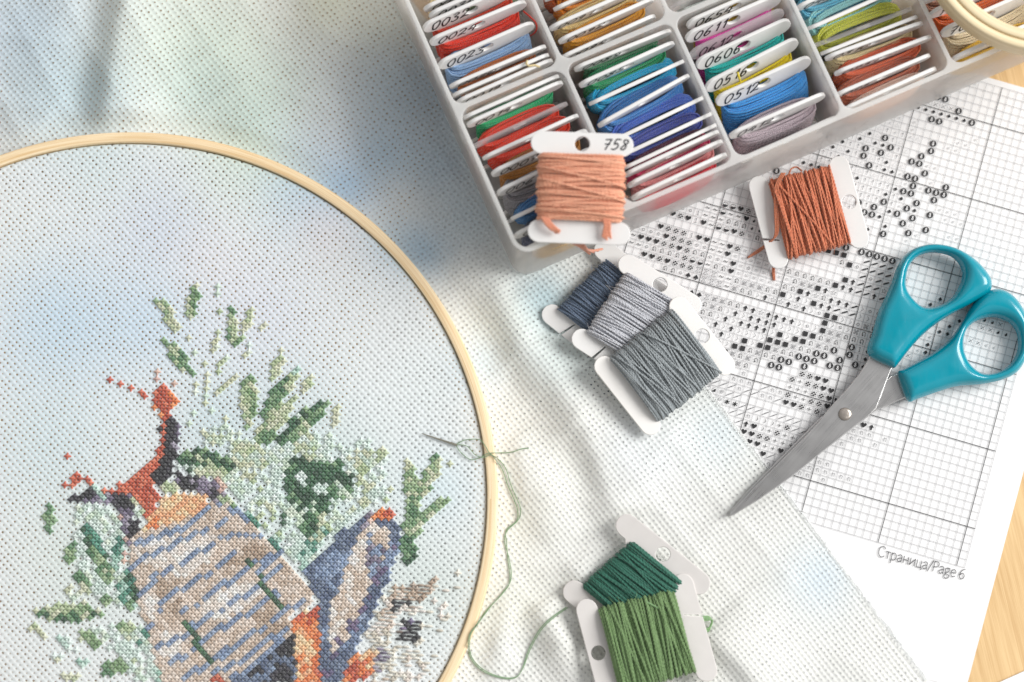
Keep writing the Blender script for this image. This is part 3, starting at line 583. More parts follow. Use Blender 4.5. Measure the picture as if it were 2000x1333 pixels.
# frayed fringe on the raw edge
fr = MB(); rr = np.random.RandomState(5)
for t in np.arange(-75, 125, .3):
    p = E0 + ED * (t + rr.normal(0, .2)); L = abs(rr.normal(0, .75)) + .25; sl = rr.normal(0, .8)
    q = [p + EN * .6, p - EN * L * .5 + ED * sl * L * .3, p - EN * L + ED * sl * L]
    fr.tube([(x[0], x[1], z) for x, z in zip(q, (1.3, 1.15, .75))], [.1, .08, .04], 4, lin('f4f6f5'))
for t in (-.15, -.7):
    s = np.arange(-75, 125, 1.5); fr.tube([(*(E0 + ED * x + EN * t + EN * rr.normal(0, .16)), 1.0 + .3 * t) for x in s], .13, 5, lin('f4f6f5'))
mf = N('cotton_fringe'); a = mf.n('ShaderNodeVertexColor'); a.layer_name = 'dye'; b = mf.bsdf((.8, .8, .8), .9); mf.l(a.outputs[0], b.inputs[0]); mf.l(b.outputs[0], mf.out.inputs[0])
link('frayed_edge', fr.mesh('frayed_edge', [mf.m], True, True), cloth)

# ================================================================ cross stitches (each one a real X of two strands, on the cloth's holes)
PAL = dict(LG='c8cfb2 bcc8a6 d3d6bc b0c098'.split(), MG='90ac82 7c9c6e a4ba92 6e9268'.split(), DG='28563a 346444 1e482e 44744e'.split(), GR='5e8862 527e58 6e966c 86a67e'.split(),
           MI='d2e1da d8e6e0 cadbd2 dde8e3'.split(), MT='b8d6ca a8cabc c6dcd2 98beae'.split(), TE='4c8c78 3c7c6c 60a08a'.split(), MX='d4e2da ccdcc8 dce6d6 c4d6c6'.split(),
           BE='dccdbf d4c3b3 e2d5c9 cbb8a6'.split(), BR='bda894 b09a86 c6b3a0'.split(), WH='ece6e0 e6ded6 f0ebe6 e2d8ce'.split(), BL='8496b4 90a4c0 788caa 9cacc4'.split(),
           NV='5d6c8a 67768f 526280 74839c'.split(), PU='6a5c80 7c6c8c 5a5478'.split(), BK='1c1a24 26222e 2e2a38 141420'.split(), LV='8c8298 7a7088 a099a8 6a6078'.split(),
           RD='c4583a d0684a b84c30 d87858'.split(), OR='e8894c f09a60 de7a40'.split(), PE='f4c89c efba8c f7d4ae eab084'.split(), PK='d8b8a8 ccaaa0 e4cabc'.split(), YG='caceb0 c0c6a6 d3d6be'.split(),
           FR='d8d2c4 ccc5b6 e2ddd0 e6e3d8'.split(), FB='9a8878 84746a b0a092 6c5c54'.split())
stitch = {}
def inside(p, poly):
    x, y = p; r = False; n = len(poly)
    for i in range(n):
        (x1, y1), (x2, y2) = poly[i], poly[(i + 1) % n]
        if (y1 > y) != (y2 > y) and x < (x2 - x1) * (y - y1) / (y2 - y1) + x1: r = not r
    return r
ZS = 9.05
_cells = []
for iu in range(-80, 110):
    for iv in range(-80, 110):
        p = from_uv(iu + .5, iv + .5)
        if np.linalg.norm(p - HC) > HR - 8: continue
        # forward-project to photo pixels for the look-up
        rel = np.array([p[0], p[1], ZS - CAM_H]); ct, st = math.cos(TILT), math.sin(TILT); dep = rel[1] * st - rel[2] * ct
        X = 1000 + FPX * rel[0] / dep; Y = 666.5 - FPX * (rel[1] * ct + rel[2] * st) / dep
        if -40 < X < 1000 and 480 < Y < 1400: _cells.append((iu, iv, X, Y))
_cx = np.array([[c[2], c[3]] for c in _cells]); prr = random.Random(11)
def paint(poly, pal, dens=1.0, motif='leaves'):
    poly = [tuple(q) for q in poly]; a = np.array(poly); lo, hi = a.min(0), a.max(0)
    for i in np.nonzero((_cx >= lo).all(1) & (_cx <= hi).all(1))[0]:
        iu, iv, X, Y = _cells[i]
        if inside((X, Y), poly) and prr.random() < dens:
            nz = .5 + .28 * math.sin(iu * .55 + iv * .31 + len(pal)) + .28 * math.sin(iv * .47 - iu * .23 + 1.7) + prr.uniform(-.3, .3)
            k = pal if isinstance(pal, str) else pal[min(len(pal) - 1, max(0, int(nz * len(pal))))]
            stitch[(iu, iv)] = (prr.choice(PAL[k]), motif)
def stroke(pts, w, pal, dens=1.0, motif='leaves', dash=None):
    for i in range(len(pts) - 1):
        (x0, y0), (x1, y1) = pts[i], pts[i + 1]; L = math.hypot(x1 - x0, y1 - y0); n = max(1, int(L / 4))
        nx, ny = -(y1 - y0) / L, (x1 - x0) / L
        paint([(x0 + nx * w / 2, y0 + ny * w / 2), (x1 + nx * w / 2, y1 + ny * w / 2), (x1 - nx * w / 2, y1 - ny * w / 2), (x0 - nx * w / 2, y0 - ny * w / 2)], pal, dens, motif)
def leaf(x0, y0, x1, y1, w, pal, dens=1.0, motif='leaves', dark=None):
    d = np.array([x1 - x0, y1 - y0], float); n = np.array([-d[1], d[0]]) / np.linalg.norm(d); o = np.array([x0, y0])
    ts = np.linspace(0, 1, 9); s = np.sin(np.pi * ts) ** .7 * w / 2 + 2.5
    paint([o + d * t + n * k for t, k in zip(ts, s)] + [o + d * t - n * k for t, k in zip(ts[::-1], s[::-1])], pal, dens, motif)
    if dark: paint([o + d * t + n * k for t, k in zip(ts, s)] + [o + d * t for t in ts[::-1]], dark, .85, motif)
def a3(l): return [(x / 2.666, 833 + y / 2.666) for x, y in l]
def a4(l): return [(400 + x / 2.666, 833 + y / 2.666) for x, y in l]
def a2(l): return [(400 + x / 3.333, 500 + y / 3.333) for x, y in l]
def a7(l): return [(300 + x / 3.92, 560 + y / 3.92) for x, y in l]
# --- upper sprays
leaf(*a7([(20, 80)])[0], *a7([(215, 365)])[0], 17, ['LG', 'YG', 'MG']); leaf(*a7([(330, -10)])[0], *a7([(265, 265)])[0], 19, ['GR', 'MG', 'LG']); leaf(*a7([(70, 395)])[0], *a7([(315, 690)])[0], 19, ['MG', 'LG', 'GR'])
leaf(*a7([(600, 160)])[0], *a7([(600, 460)])[0], 17, ['MG', 'GR', 'LG']); leaf(*a7([(770, 165)])[0], *a7([(670, 365)])[0], 13, ['LG', 'YG']); stroke(a7([(600, 450), (690, 400)]), 12, 'MG'); stroke(a7([(270, 380), (280, 390)]), 14, 'YG')
for pl in ([(490, 0), (500, 60)], [(500, 170), (490, 220)], [(480, 310), (480, 380), (470, 490)], [(850, 290), (815, 390)], [(740, 440), (690, 550)], [(310, 470), (330, 500)], [(380, 550), (410, 800)], [(560, 540), (470, 660)], [(580, 740), (420, 840)], [(640, 680), (600, 720)], [(330, 740), (310, 1060)], [(420, 720), (400, 900)], [(330, 930), (420, 840)], [(440, 940), (450, 1000)], [(560, 960), (540, 1080)], [(240, 1010), (300, 1060)]):
    stroke(a7(pl), 9, ['LG', 'YG', 'MX'], .75)
leaf(*a7([(735, 655)])[0], *a7([(725, 1090)])[0], 31, ['LG', 'YG', 'MG'], dark=['MG', 'LG']); leaf(*a7([(1010, 470)])[0], *a7([(895, 740)])[0], 18, ['LG', 'YG'], .9); leaf(*a7([(1110, 630)])[0], *a7([(835, 985)])[0], 29, ['MG', 'GR', 'LG'], dark=['GR', 'GR', 'DG']); stroke(a7([(1120, 620), (1060, 690)]), 11, 'MT')
leaf(*a7([(1230, 640)])[0], *a7([(1140, 830)])[0], 12, ['YG', 'LG']); leaf(*a7([(1090, 850)])[0], *a7([(770, 1180)])[0], 30, ['LG', 'YG', 'MG'], dark=['LG', 'MG']); paint(a7([(760, 1140), (900, 1090), (940, 1150), (870, 1210), (780, 1190)]), ['MG', 'GR'])
leaf(*a7([(1345, 880)])[0], *a7([(945, 1220)])[0], 36, ['GR', 'MG', 'LG'], dark=['DG', 'DG', 'GR']); leaf(*a2([(880, 965)])[0], *a2([(830, 1120)])[0], 12, ['YG', 'LG']); paint(a7([(1120, 950), (1250, 900), (1180, 1000), (1050, 1060)]), ['MI', 'MG', 'MT'], .6)
paint(a7([(370, 1080), (560, 1060), (760, 1180), (830, 1240), (830, 1340), (600, 1330), (580, 1250), (380, 1220)]), ['MX', 'LG', 'MI'], .8); paint(a7([(620, 1190), (820, 1190), (830, 1340), (600, 1330)]), ['LG', 'YG', 'MG'], .9)
paint(a7([(1000, 1200), (1372, 1120), (1372, 1340), (860, 1340), (850, 1270)]), ['MI', 'MI', 'MX'], .7)
# --- big mint bed and dark clump
paint(a4([(130, 120), (430, 110), (560, 20), (690, 100), (790, 120), (960, 170), (930, 330), (860, 420), (720, 520), (610, 640), (500, 770), (340, 590), (230, 440), (180, 380), (110, 300)]), ['MI', 'MX', 'MI', 'LG'], .74)
paint(a4([(180, 150), (300, 130), (260, 300), (190, 290)]), ['LG', 'YG', 'MX'], .9)
paint(a4([(310, 310), (420, 190), (420, 340), (330, 420)]), ['MI'], .35)
paint(a4([(430, 160), (520, 170), (600, 190), (700, 180), (740, 240), (790, 250), (770, 320), (740, 390), (650, 370), (660, 440), (590, 460), (580, 590), (500, 560), (470, 480), (400, 520), (390, 480), (440, 420), (420, 330)]), ['DG', 'DG', 'DG', 'DG', 'DG', 'GR', 'MX'], 1)
for q in ([(470, 250), (540, 230), (530, 310), (480, 300)], [(560, 300), (640, 290), (630, 350), (570, 350)], [(520, 400), (580, 390), (560, 450), (510, 450)]): paint(a4(q), ['MI', 'MX'], .9)
paint(a4([(780, 60), (910, 90), (970, 150), (880, 190), (800, 250)]), ['LG', 'YG', 'MI'], .75); paint(a4([(840, 330), (980, 310), (960, 380), (860, 430)]), ['YG', 'LG', 'MI'], .8)
paint(a4([(480, 690), (560, 560), (660, 500), (650, 560), (560, 680), (500, 760)]), ['TE', 'MT', 'LG', 'MX']); paint(a4([(210, 450), (270, 460), (290, 540), (230, 510)]), ['TE', 'MT']); paint(a4([(330, 560), (390, 580), (380, 640), (340, 620)]), ['TE', 'MT'])
# --- right sprig
leaf(*a4([(1060, 160)])[0], *a4([(1090, 470)])[0], 26, ['LG', 'YG', 'MG']); leaf(*a4([(1225, 140)])[0], *a4([(1110, 390)])[0], 26, ['LG', 'MG', 'YG'], dark=['GR', 'MG']); leaf(*a4([(1265, 370)])[0], *a4([(1120, 490)])[0], 19, ['MG', 'GR', 'LG'])
leaf(*a4([(1070, 360)])[0], *a4([(1090, 600)])[0], 27, ['GR', 'MG', 'LG']); paint(a4([(1020, 470), (1130, 500), (1130, 560), (1030, 560)]), ['GR', 'LG', 'MG'], .8); leaf(*a4([(1040, 560)])[0], *a4([(1075, 720)])[0], 27, ['DG', 'GR', 'GR']); stroke(a4([(1270, 200), (1290, 190)]), 12, 'YG'); stroke(a4([(1150, 570), (1190, 560)]), 10, 'YG', .7)
# --- left leaves
leaf(*a3([(265, 390)])[0], *a3([(250, 560)])[0], 17, ['GR', 'MG']); paint(a3([(390, 410), (520, 400), (600, 460), (650, 560), (640, 740), (680, 780), (700, 930), (600, 950), (540, 900), (450, 850), (400, 750), (390, 620)]), ['MI', 'MI', 'MX', 'MI'], .75)
leaf(*a3([(380, 600)])[0], *a3([(350, 710)])[0], 17, ['GR', 'MG']); leaf(*a3([(440, 510)])[0], *a3([(560, 790)])[0], 30, ['TE', 'DG', 'GR'], dark=['DG', 'DG', 'TE']); leaf(*a3([(480, 620)])[0], *a3([(590, 830)])[0], 22, ['MG', 'GR', 'LG']); leaf(*a3([(630, 570)])[0], *a3([(600, 740)])[0], 16, ['TE', 'MT'])
leaf(*a3([(400, 760)])[0], *a3([(470, 870)])[0], 22, ['MG', 'LG', 'GR']); leaf(*a3([(620, 800)])[0], *a3([(710, 960)])[0], 28, ['TE', 'MT', 'GR']); leaf(*a3([(670, 740)])[0], *a3([(700, 900)])[0], 15, ['DG', 'TE']); leaf(*a3([(520, 900)])[0], *a3([(590, 920)])[0], 18, ['MG', 'LG'])
leaf(*a3([(180, 965)])[0], *a3([(530, 975)])[0], 32, ['LG', 'MG', 'YG'], dark=['DG', 'GR', 'DG']); leaf(*a3([(150, 1020)])[0], *a3([(230, 1100)])[0], 14, ['LG', 'YG'], .7); leaf(*a3([(300, 830)])[0], *a3([(490, 920)])[0], 20, ['MX', 'YG'], .6); leaf(*a3([(660, 1130)])[0], *a3([(780, 1045)])[0], 25, ['DG', 'DG', 'TE'])
leaf(*a3([(530, 1280)])[0], *a3([(690, 1220)])[0], 26, ['MG', 'GR', 'LG']); leaf(*a3([(650, 1080)])[0], *a3([(680, 1250)])[0], 24, ['MG', 'LG', 'GR']); paint(a3([(420, 1060), (640, 1020), (760, 1040), (800, 1200), (840, 1333), (690, 1333), (640, 1200), (500, 1130)]), ['MI', 'MI', 'MX'], .75); leaf(*a3([(410, 1060)])[0], *a3([(520, 1150)])[0], 22, ['LG', 'MG'], .9)
leaf(*a3([(300, 1090)])[0], *a3([(430, 1180)])[0], 16, ['MT', 'MI'], .8); leaf(*a3([(240, 1150)])[0], *a3([(330, 1230)])[0], 12, ['LG', 'MI'], .6); leaf(*a3([(300, 1300)])[0], *a3([(430, 1310)])[0], 14, ['LG', 'YG'], .8); leaf(*a3([(400, 1220)])[0], *a3([(480, 1240)])[0], 12, ['MT'], .8); leaf(*a3([(820, 1200)])[0], *a3([(840, 1333)])[0], 20, ['TE', 'MT']); leaf(*a3([(600, 1030)])[0], *a3([(700, 1060)])[0], 16, ['MG', 'LG'])
# --- dark leaf over the body, grey-violet band
leaf(*a3([(915, 165)])[0], *a3([(1215, 205)])[0], 46, ['GR', 'MG', 'DG', 'LG'], dark=['DG']); paint(a3([(930, 200), (1180, 220), (1200, 290), (1060, 260), (930, 240)]), ['MI', 'MX', 'LG'], .8)
paint(a3([(900, 240), (1010, 260), (1170, 290), (1150, 390), (1060, 350), (940, 320)]), ['BK', 'BK', 'BK', 'LV'], 1, 'antlers'); paint(a3([(1130, 270), (1190, 300), (1160, 380), (1120, 340)]), ['LV', 'PK'], .9, 'antlers'); paint(a3([(830, 250), (920, 300), (930, 350), (820, 330)]), ['MX', 'LG'], .9)
paint(a3([(1110, 360), (1210, 370), (1240, 430), (1150, 420)]), ['MG', 'LG'], .9)
# --- antlers
A = 'antlers'
paint(a3([(820, 0), (910, -60), (930, 0), (925, 100), (900, 240), (840, 300), (790, 290), (800, 200), (850, 90)]), ['BK', 'BK', 'BK', 'BK', 'LV'], 1, A); paint(a3([(880, -70), (930, -60), (930, 120), (900, 200), (895, 60)]), ['LV', 'BK'], .9, A)
stroke(a3([(860, -60), (850, 20), (850, 90), (815, 190), (740, 240), (690, 280), (620, 320)]), 13, 'RD', 1, A); paint(a3([(690, 260), (780, 220), (800, 300), (830, 360), (800, 440), (760, 490), (740, 430), (690, 370), (610, 340)]), ['RD'], 1, A)
stroke(a3([(530, 325), (640, 340)]), 8, 'RD', 1, A); stroke(a3([(445, 280), (475, 315)]), 10, 'RD', 1, A)
for l in ([(300, 66), (301, 70)], [(330, 145), (352, 168)], [(375, 240), (415, 300)], [(385, 300), (330, 316)], [(410, 270), (420, 275)]): stroke(a3(l), 11, 'RD', 1, A)
for x, y in ((212, 745), (233, 753), (254, 761), (276, 770), (283, 778)): stroke([(x - 4, y), (x + 4, y)], 9, 'RD', 1, A)
paint([(318, 752), (330, 752), (334, 768), (344, 776), (342, 796), (330, 802), (322, 814), (312, 812), (314, 798), (290, 796), (302, 780), (300, 770)], ['RD', 'RD', 'OR'], .95, A); stroke([(330, 772), (342, 780), (338, 796)], 10, 'OR', 1, A); stroke(a7([(20, 620), (40, 720)]), 7, 'PK', .6, A); stroke(a7([(150, 760), (190, 740)]), 8, 'PK', .8, A)
paint(a3([(365, 365), (480, 325), (560, 345), (640, 345), (700, 360), (710, 440), (640, 440), (580, 410), (480, 400), (370, 390)]), ['BK', 'BK', 'BK', 'BK', 'LV'], 1, A); stroke(a3([(480, 290), (540, 380)]), 9, 'MT', .7)
paint(a3([(600, 430), (690, 420), (700, 480), (670, 620), (650, 750), (640, 650), (640, 520)]), ['LV', 'LV', 'PK'], .95, A); paint(a3([(680, 460), (740, 510), (690, 580), (660, 570)]), ['BK'], 1, A); paint(a3([(690, 380), (750, 430), (730, 480), (690, 440)]), ['MX', 'LG'], .9)
# --- striped body
Bd = 'striped_body'
body = a3([(690, 570), (740, 540), (850, 520), (1000, 450), (1130, 380), (1240, 430), (1333, 530), (1400, 610), (1480, 700), (1560, 790), (1610, 860), (1640, 900), (1560, 960), (1490, 1000), (1540, 1060), (1480, 1130), (1333, 1260), (1200, 1340), (850, 1340), (800, 1200), (760, 1060), (720, 930), (700, 800), (680, 690)])
paint(body, ['BE'], 1, Bd)
for q in ([(690, 600), (900, 560), (1100, 700), (960, 800), (760, 720), (690, 660)], [(900, 620), (1120, 560), (1100, 680), (950, 760)], [(1060, 900), (1280, 800), (1400, 850), (1180, 1010), (1060, 1010)], [(720, 880), (830, 850), (800, 1000), (760, 980)], [(820, 1060), (980, 1080), (900, 1230), (830, 1180)]): paint(a3(q), ['WH'], .93, Bd)
for q in ([(820, 790), (980, 820), (900, 960), (800, 880)], [(1130, 700), (1300, 600), (1400, 640), (1290, 740)], [(920, 880), (1040, 1000), (980, 1080), (900, 990)], [(1290, 950), (1480, 900), (1540, 1000), (1380, 1130)]): paint(a3(q), ['BR', 'BR', 'BE'], .9, Bd)
for l in ([(690, 620), (860, 560), (960, 530), (1060, 450), (1150, 395)], [(690, 750), (720, 700), (900, 620), (1060, 540), (1180, 490)], [(780, 800), (830, 770), (1000, 680), (1120, 600), (1200, 560), (1333, 575), (1390, 570)], [(720, 890), (760, 830), (820, 780)], [(760, 1080), (800, 1000), (870, 890), (960, 840), (1090, 760), (1230, 650)], [(950, 975), (1100, 860), (1230, 790), (1310, 730), (1420, 650)],
          [(1000, 1040), (1060, 1010), (1180, 940), (1333, 840), (1470, 730)], [(1060, 1120), (1180, 1030), (1333, 950), (1440, 870)], [(800, 1170), (900, 1110), (980, 1090)], [(880, 1240), (1000, 1170), (1060, 1120)], [(1120, 1210), (1250, 1120), (1380, 1040), (1490, 960)], [(960, 1320), (1040, 1260), (1190, 1180)], [(1080, 1290), (1240, 1230), (1400, 1110), (1540, 1040)], [(1200, 1320), (1333, 1240), (1480, 1120)], [(1200, 420), (1290, 500)], [(1480, 960), (1600, 900)], [(1340, 760), (1480, 640)]):
    stroke(a3(l), 10.5, ['BL'], .95, Bd)
paint(a3([(740, 540), (840, 380), (900, 350), (1080, 365), (1060, 430), (960, 480), (850, 520)]), ['PE'], 1, Bd); paint(a3([(735, 540), (790, 470), (840, 440), (820, 520)]), ['OR', 'PE'], 1, Bd); paint(a3([(1090, 390), (1160, 370), (1130, 400)]), ['LV'], 1, Bd)
stroke(a3([(960, 1015), (1000, 1080), (1040, 1150), (1090, 1225)]), 11, 'DG', 1, Bd); stroke(a4([(220, 700), (240, 730)]), 11, 'DG', 1, Bd); stroke(a4([(280, 780), (330, 870), (400, 955)]), 11, 'DG', 1, Bd); stroke(a4([(0, 1170), (25, 1230)]), 10, 'DG', 1, Bd)
paint(a4([(470, 1060), (500, 1340), (130, 1345), (250, 1262), (380, 1150)]), ['BK', 'NV', 'BK'], 1, Bd); stroke(a4([(140, 1330), (320, 1290), (440, 1200)]), 10, ['NV', 'BL'], .6, Bd); stroke(a4([(40, 1310), (110, 1333)]), 11, 'RD', 1, Bd)
# --- ear
Er = 'blue_ear'
paint(a4([(510, 770), (600, 660), (700, 560), (800, 480), (900, 440), (970, 450), (1020, 520), (1010, 640), (960, 790), (880, 960), (820, 1100), (770, 1200), (720, 1340), (590, 1340), (590, 900)]), ['NV', 'NV', 'BL'], 1, Er)
paint(a4([(800, 560), (880, 510), (960, 520), (950, 640), (880, 800), (800, 960), (740, 1120), (650, 1180), (640, 960), (700, 830)]), ['BE', 'WH', 'BE'], 1, Er); paint(a4([(800, 600), (850, 620), (740, 860), (680, 880)]), ['WH', 'WH', 'BE'], .9, Er); paint(a4([(850, 560), (960, 530), (930, 700), (840, 880), (800, 850)]), ['BE', 'BE', 'BE', 'BL', 'LV'], .9, Er)
for i in range(26): x = prr.uniform(600, 1000); stroke(a4([(x, 1340 - (x - 600) * 1.9 + prr.uniform(-60, 60)), (x + 12, 1345 - (x - 600) * 1.9)]), 9, 'PU', .8, Er)
paint(a4([(870, 480), (900, 440), (980, 430), (995, 480), (940, 490)]), ['RD', 'OR', 'RD'], .9, Er); paint(a4([(790, 470), (880, 430), (880, 490), (820, 530)]), ['LV', 'PK', 'BL'], .8, Er); paint(a4([(470, 980), (590, 945), (600, 1340), (480, 1340), (460, 1080)]), ['PE', 'OR', 'PE'], 1, Er); paint(a4([(460, 990), (590, 945), (595, 1060), (520, 1040), (465, 1060)]), ['RD', 'OR', 'RD'], 1, Er); paint(a4([(550, 1040), (595, 1060), (600, 1340), (570, 1340), (580, 1200)]), ['RD', 'OR'], .9, Er)
paint(a4([(715, 1300), (760, 1210), (860, 1150), (905, 1190), (850, 1320), (720, 1340)]), ['PE', 'OR', 'RD'], 1, Er); paint(a4([(720, 1290), (770, 1220), (830, 1250), (740, 1340)]), ['RD', 'OR'], .9, Er)
# --- half-finished face
Fa = 'pale_face'
paint(a4([(820, 1100), (900, 930), (960, 850), (1040, 830), (1200, 760), (1333, 750), (1333, 1040), (1230, 1340), (860, 1340), (900, 1190)]), ['FR', 'FR', 'WH'], .3, Fa); paint(a4([(820, 1120), (960, 900), (1000, 1080), (900, 1150)]), ['FR', 'WH', 'BE'], .8, Fa)
paint(a4([(950, 880), (1000, 830), (1130, 820), (1240, 770), (1190, 880), (1090, 920), (980, 960)]), ['FB', 'BR', 'BE'], .95, Fa); paint(a4([(960, 900), (1080, 900), (1090, 950), (980, 960)]), ['PU', 'FB', 'BK'], .9, Fa); paint(a4([(985, 1070), (1040, 1010), (1130, 1000), (1150, 1090), (1090, 1140), (1010, 1110)]), ['BK', 'BK', 'PU', 'FB'], .95, Fa)
for l in ([(890, 1220), (960, 1160)], [(880, 1320), (900, 1200)], [(920, 1140), (930, 1220)], [(890, 1290), (960, 1180)]): stroke(a4(l), 8, 'LV', .8, Fa)
paint(a4([(960, 1140), (1130, 1130), (1150, 1250), (1000, 1340), (900, 1340)]), ['FR', 'BE', 'FR'], .4, Fa)
# build the stitches
MOT = {k: MB() for k in ('leaves', 'antlers', 'striped_body', 'blue_ear', 'pale_face')}
srr = np.random.RandomState(2); TT = np.linspace(0, 1, 5); ARCH = np.sin(np.pi * TT) ** .6
DU, DV = LV0 * AC, LV1 * AC
for (iu, iv), (hx, mot) in stitch.items():
    o = from_uv(iu, iv); col = np.array(lin(hx)); fd = .04; col = col * (1 - fd) + fd * np.array([.80, .82, .79]); half = mot == 'pale_face' and srr.rand() < .5
    for leg, (a, b) in enumerate((((1, 0), (0, 1)), ((0, 0), (1, 1)))):
        if half and leg == 0: continue
        A0, B0 = o + DU * a[0] + DV * a[1], o + DU * b[0] + DV * b[1]; j = srr.normal(0, .05, 2)
        xy = A0 + (B0 - A0) * TT[:, None] + j * ARCH[:, None]; z = ZS - .25 + (.50 + .16 * leg) * ARCH
        MOT[mot].tube(np.c_[xy, z], [.25, .41, .44, .41, .25], 5, np.clip(col * srr.uniform(.9, 1.14) * 1.05 + .01, 0, .92), cap=False)
ms = N('stitched_cotton'); a = ms.n('ShaderNodeVertexColor'); a.layer_name = 'dye'; uv = ms.n('ShaderNodeUVMap'); sx = ms.n('ShaderNodeSeparateXYZ'); ms.l(uv.outputs[0], sx.inputs[0])
w = ms.math('SINE', ms.math('ADD', ms.math('MULTIPLY', sx.outputs[0], 4 * math.pi), ms.math('MULTIPLY', sx.outputs[1], 5.0)))
b = ms.bsdf((.8, .8, .8), .6, Sheen_Weight=.2); ms.l(a.outputs[0], b.inputs[0]); bp = ms.n('ShaderNodeBump', i_Strength=.7, i_Distance=.0002); ms.l(ms.math('ABSOLUTE', w), bp.inputs['Height']); ms.l(bp.outputs[0], b.inputs['Normal']); ms.l(b.outputs[0], ms.out.inputs[0])
for k, lb in (('leaves', 'green stitched leaves'), ('antlers', 'rust and black stitched branches'), ('striped_body', 'beige stitching with blue stripes'), ('blue_ear', 'blue stitched ear with orange edge'), ('pale_face', 'half stitched pale face with dark eye')):
    link('stitched_' + k, MOT[k].mesh('stitched_' + k, [ms.m], True, True), panel, lb)

# ================================================================ thread box
BH = 40.0; PITCH = 37.45; RP = 51.2; NC, NR = 6, 3
CORNER = P(1012, 503, BH)[:2]
def box_pt(x, y): return CORNER + BU * x + BV * y
box = thing('thread_box', 'frosted clear plastic compartment box full of coloured thread bobbins', 'storage box', loc=(CORNER[0], CORNER[1], 0))
def rrect(x0, y0, x1, y1, r, n=6):
    o = []
    for cx, cy, a in ((x1 - r, y1 - r, 0), (x0 + r, y1 - r, 90), (x0 + r, y0 + r, 180), (x1 - r, y0 + r, 270)):
        o += [(cx + r * math.cos(math.radians(a + k * 90 / n)), cy + r * math.sin(math.radians(a + k * 90 / n))) for k in range(n + 1)]
    return o
loops = [rrect(0, 0, NC * PITCH, NR * RP + 1, 5.5)]
for c in range(NC):
    for r in range(NR):
        x0, x1 = (1.5 if c == 0 else c * PITCH + .75), ((c + 1) * PITCH - (.75 if c < NC - 1 else 1.5)); y0, y1 = (1.6 if r == 0 else r * RP + .9), ((r + 1) * RP - .9 if r < NR - 1 else NR * RP - .6)
        # the third column has one long compartment in front
        loops.append(rrect(x0, y0, x1, y1, 3.2 if (c, r) != (0, 0) else 4))
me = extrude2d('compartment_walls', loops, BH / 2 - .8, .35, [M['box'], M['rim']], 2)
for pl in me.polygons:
    if pl.normal.z > .55 and pl.center.z > 0: pl.material_index = 1  # same plastic, more opaque copy imitating light scattered in the wall's depth
R = Matrix.Rotation(math.radians(23.54), 4, 'Z')
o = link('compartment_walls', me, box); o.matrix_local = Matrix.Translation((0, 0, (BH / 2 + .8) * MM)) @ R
fl = extrude2d('box_floor', [rrect(.4, .4, NC * PITCH - .4, NR * RP + .6, 5.2)], .7, .3, [M['box']], 1)
o = link('box_floor', fl, box); o.matrix_local = Matrix.Translation((0, 0, 1.9 * MM)) @ R

# ---- shared shapes of the box bobbins
CL, CHt, CA = 33.4, 34.6, 6.8
card_me = {k: extrude2d('floss_card', card_loops(CL, CHt, CA, 23, 2.2), .6, .22, [m], 2) for k, m in (('w', M['card']), ('c', M['clear_card']))}
WV = {'thin': winding(1, 24, .95, 20.5, .45, [(.88, .06), (1.0, .3)], n=9, bulge=.1, sides=5), 'mid': winding(2, 24.2, 1.2, 20.5, .45, [(.88, .06), (.95, .2), (1.0, .3), (1.1, .4)], n=9, sides=5),
      'fat': winding(3, 24.3, 1.35, 20.5, .45, [(.88, .06), (.9, .2), (.95, .2), (1.0, .3), (1.1, .4), (1.2, .5)], n=9, sides=5), 'big': winding(4, 24.4, 1.5, 20.5, .45, [(.88, .06), (.9, .2), (.95, .2), (.95, .3), (1.0, .3), (1.0, .4), (1.1, .5), (1.2, .5)], n=9, bulge=.3, sides=5)}
WM = {k: v.mesh('thread_winding', [TM('888888')]) for k, v in WV.items()}
GRP = 'thread bobbins standing in the box'
def frame_mat(o, x, y, z): return Matrix(((x[0], y[0], z[0], o[0] * MM), (x[1], y[1], z[1], o[1] * MM), (x[2], y[2], z[2], o[2] * MM), (0, 0, 0, 1)))
bobs = 0
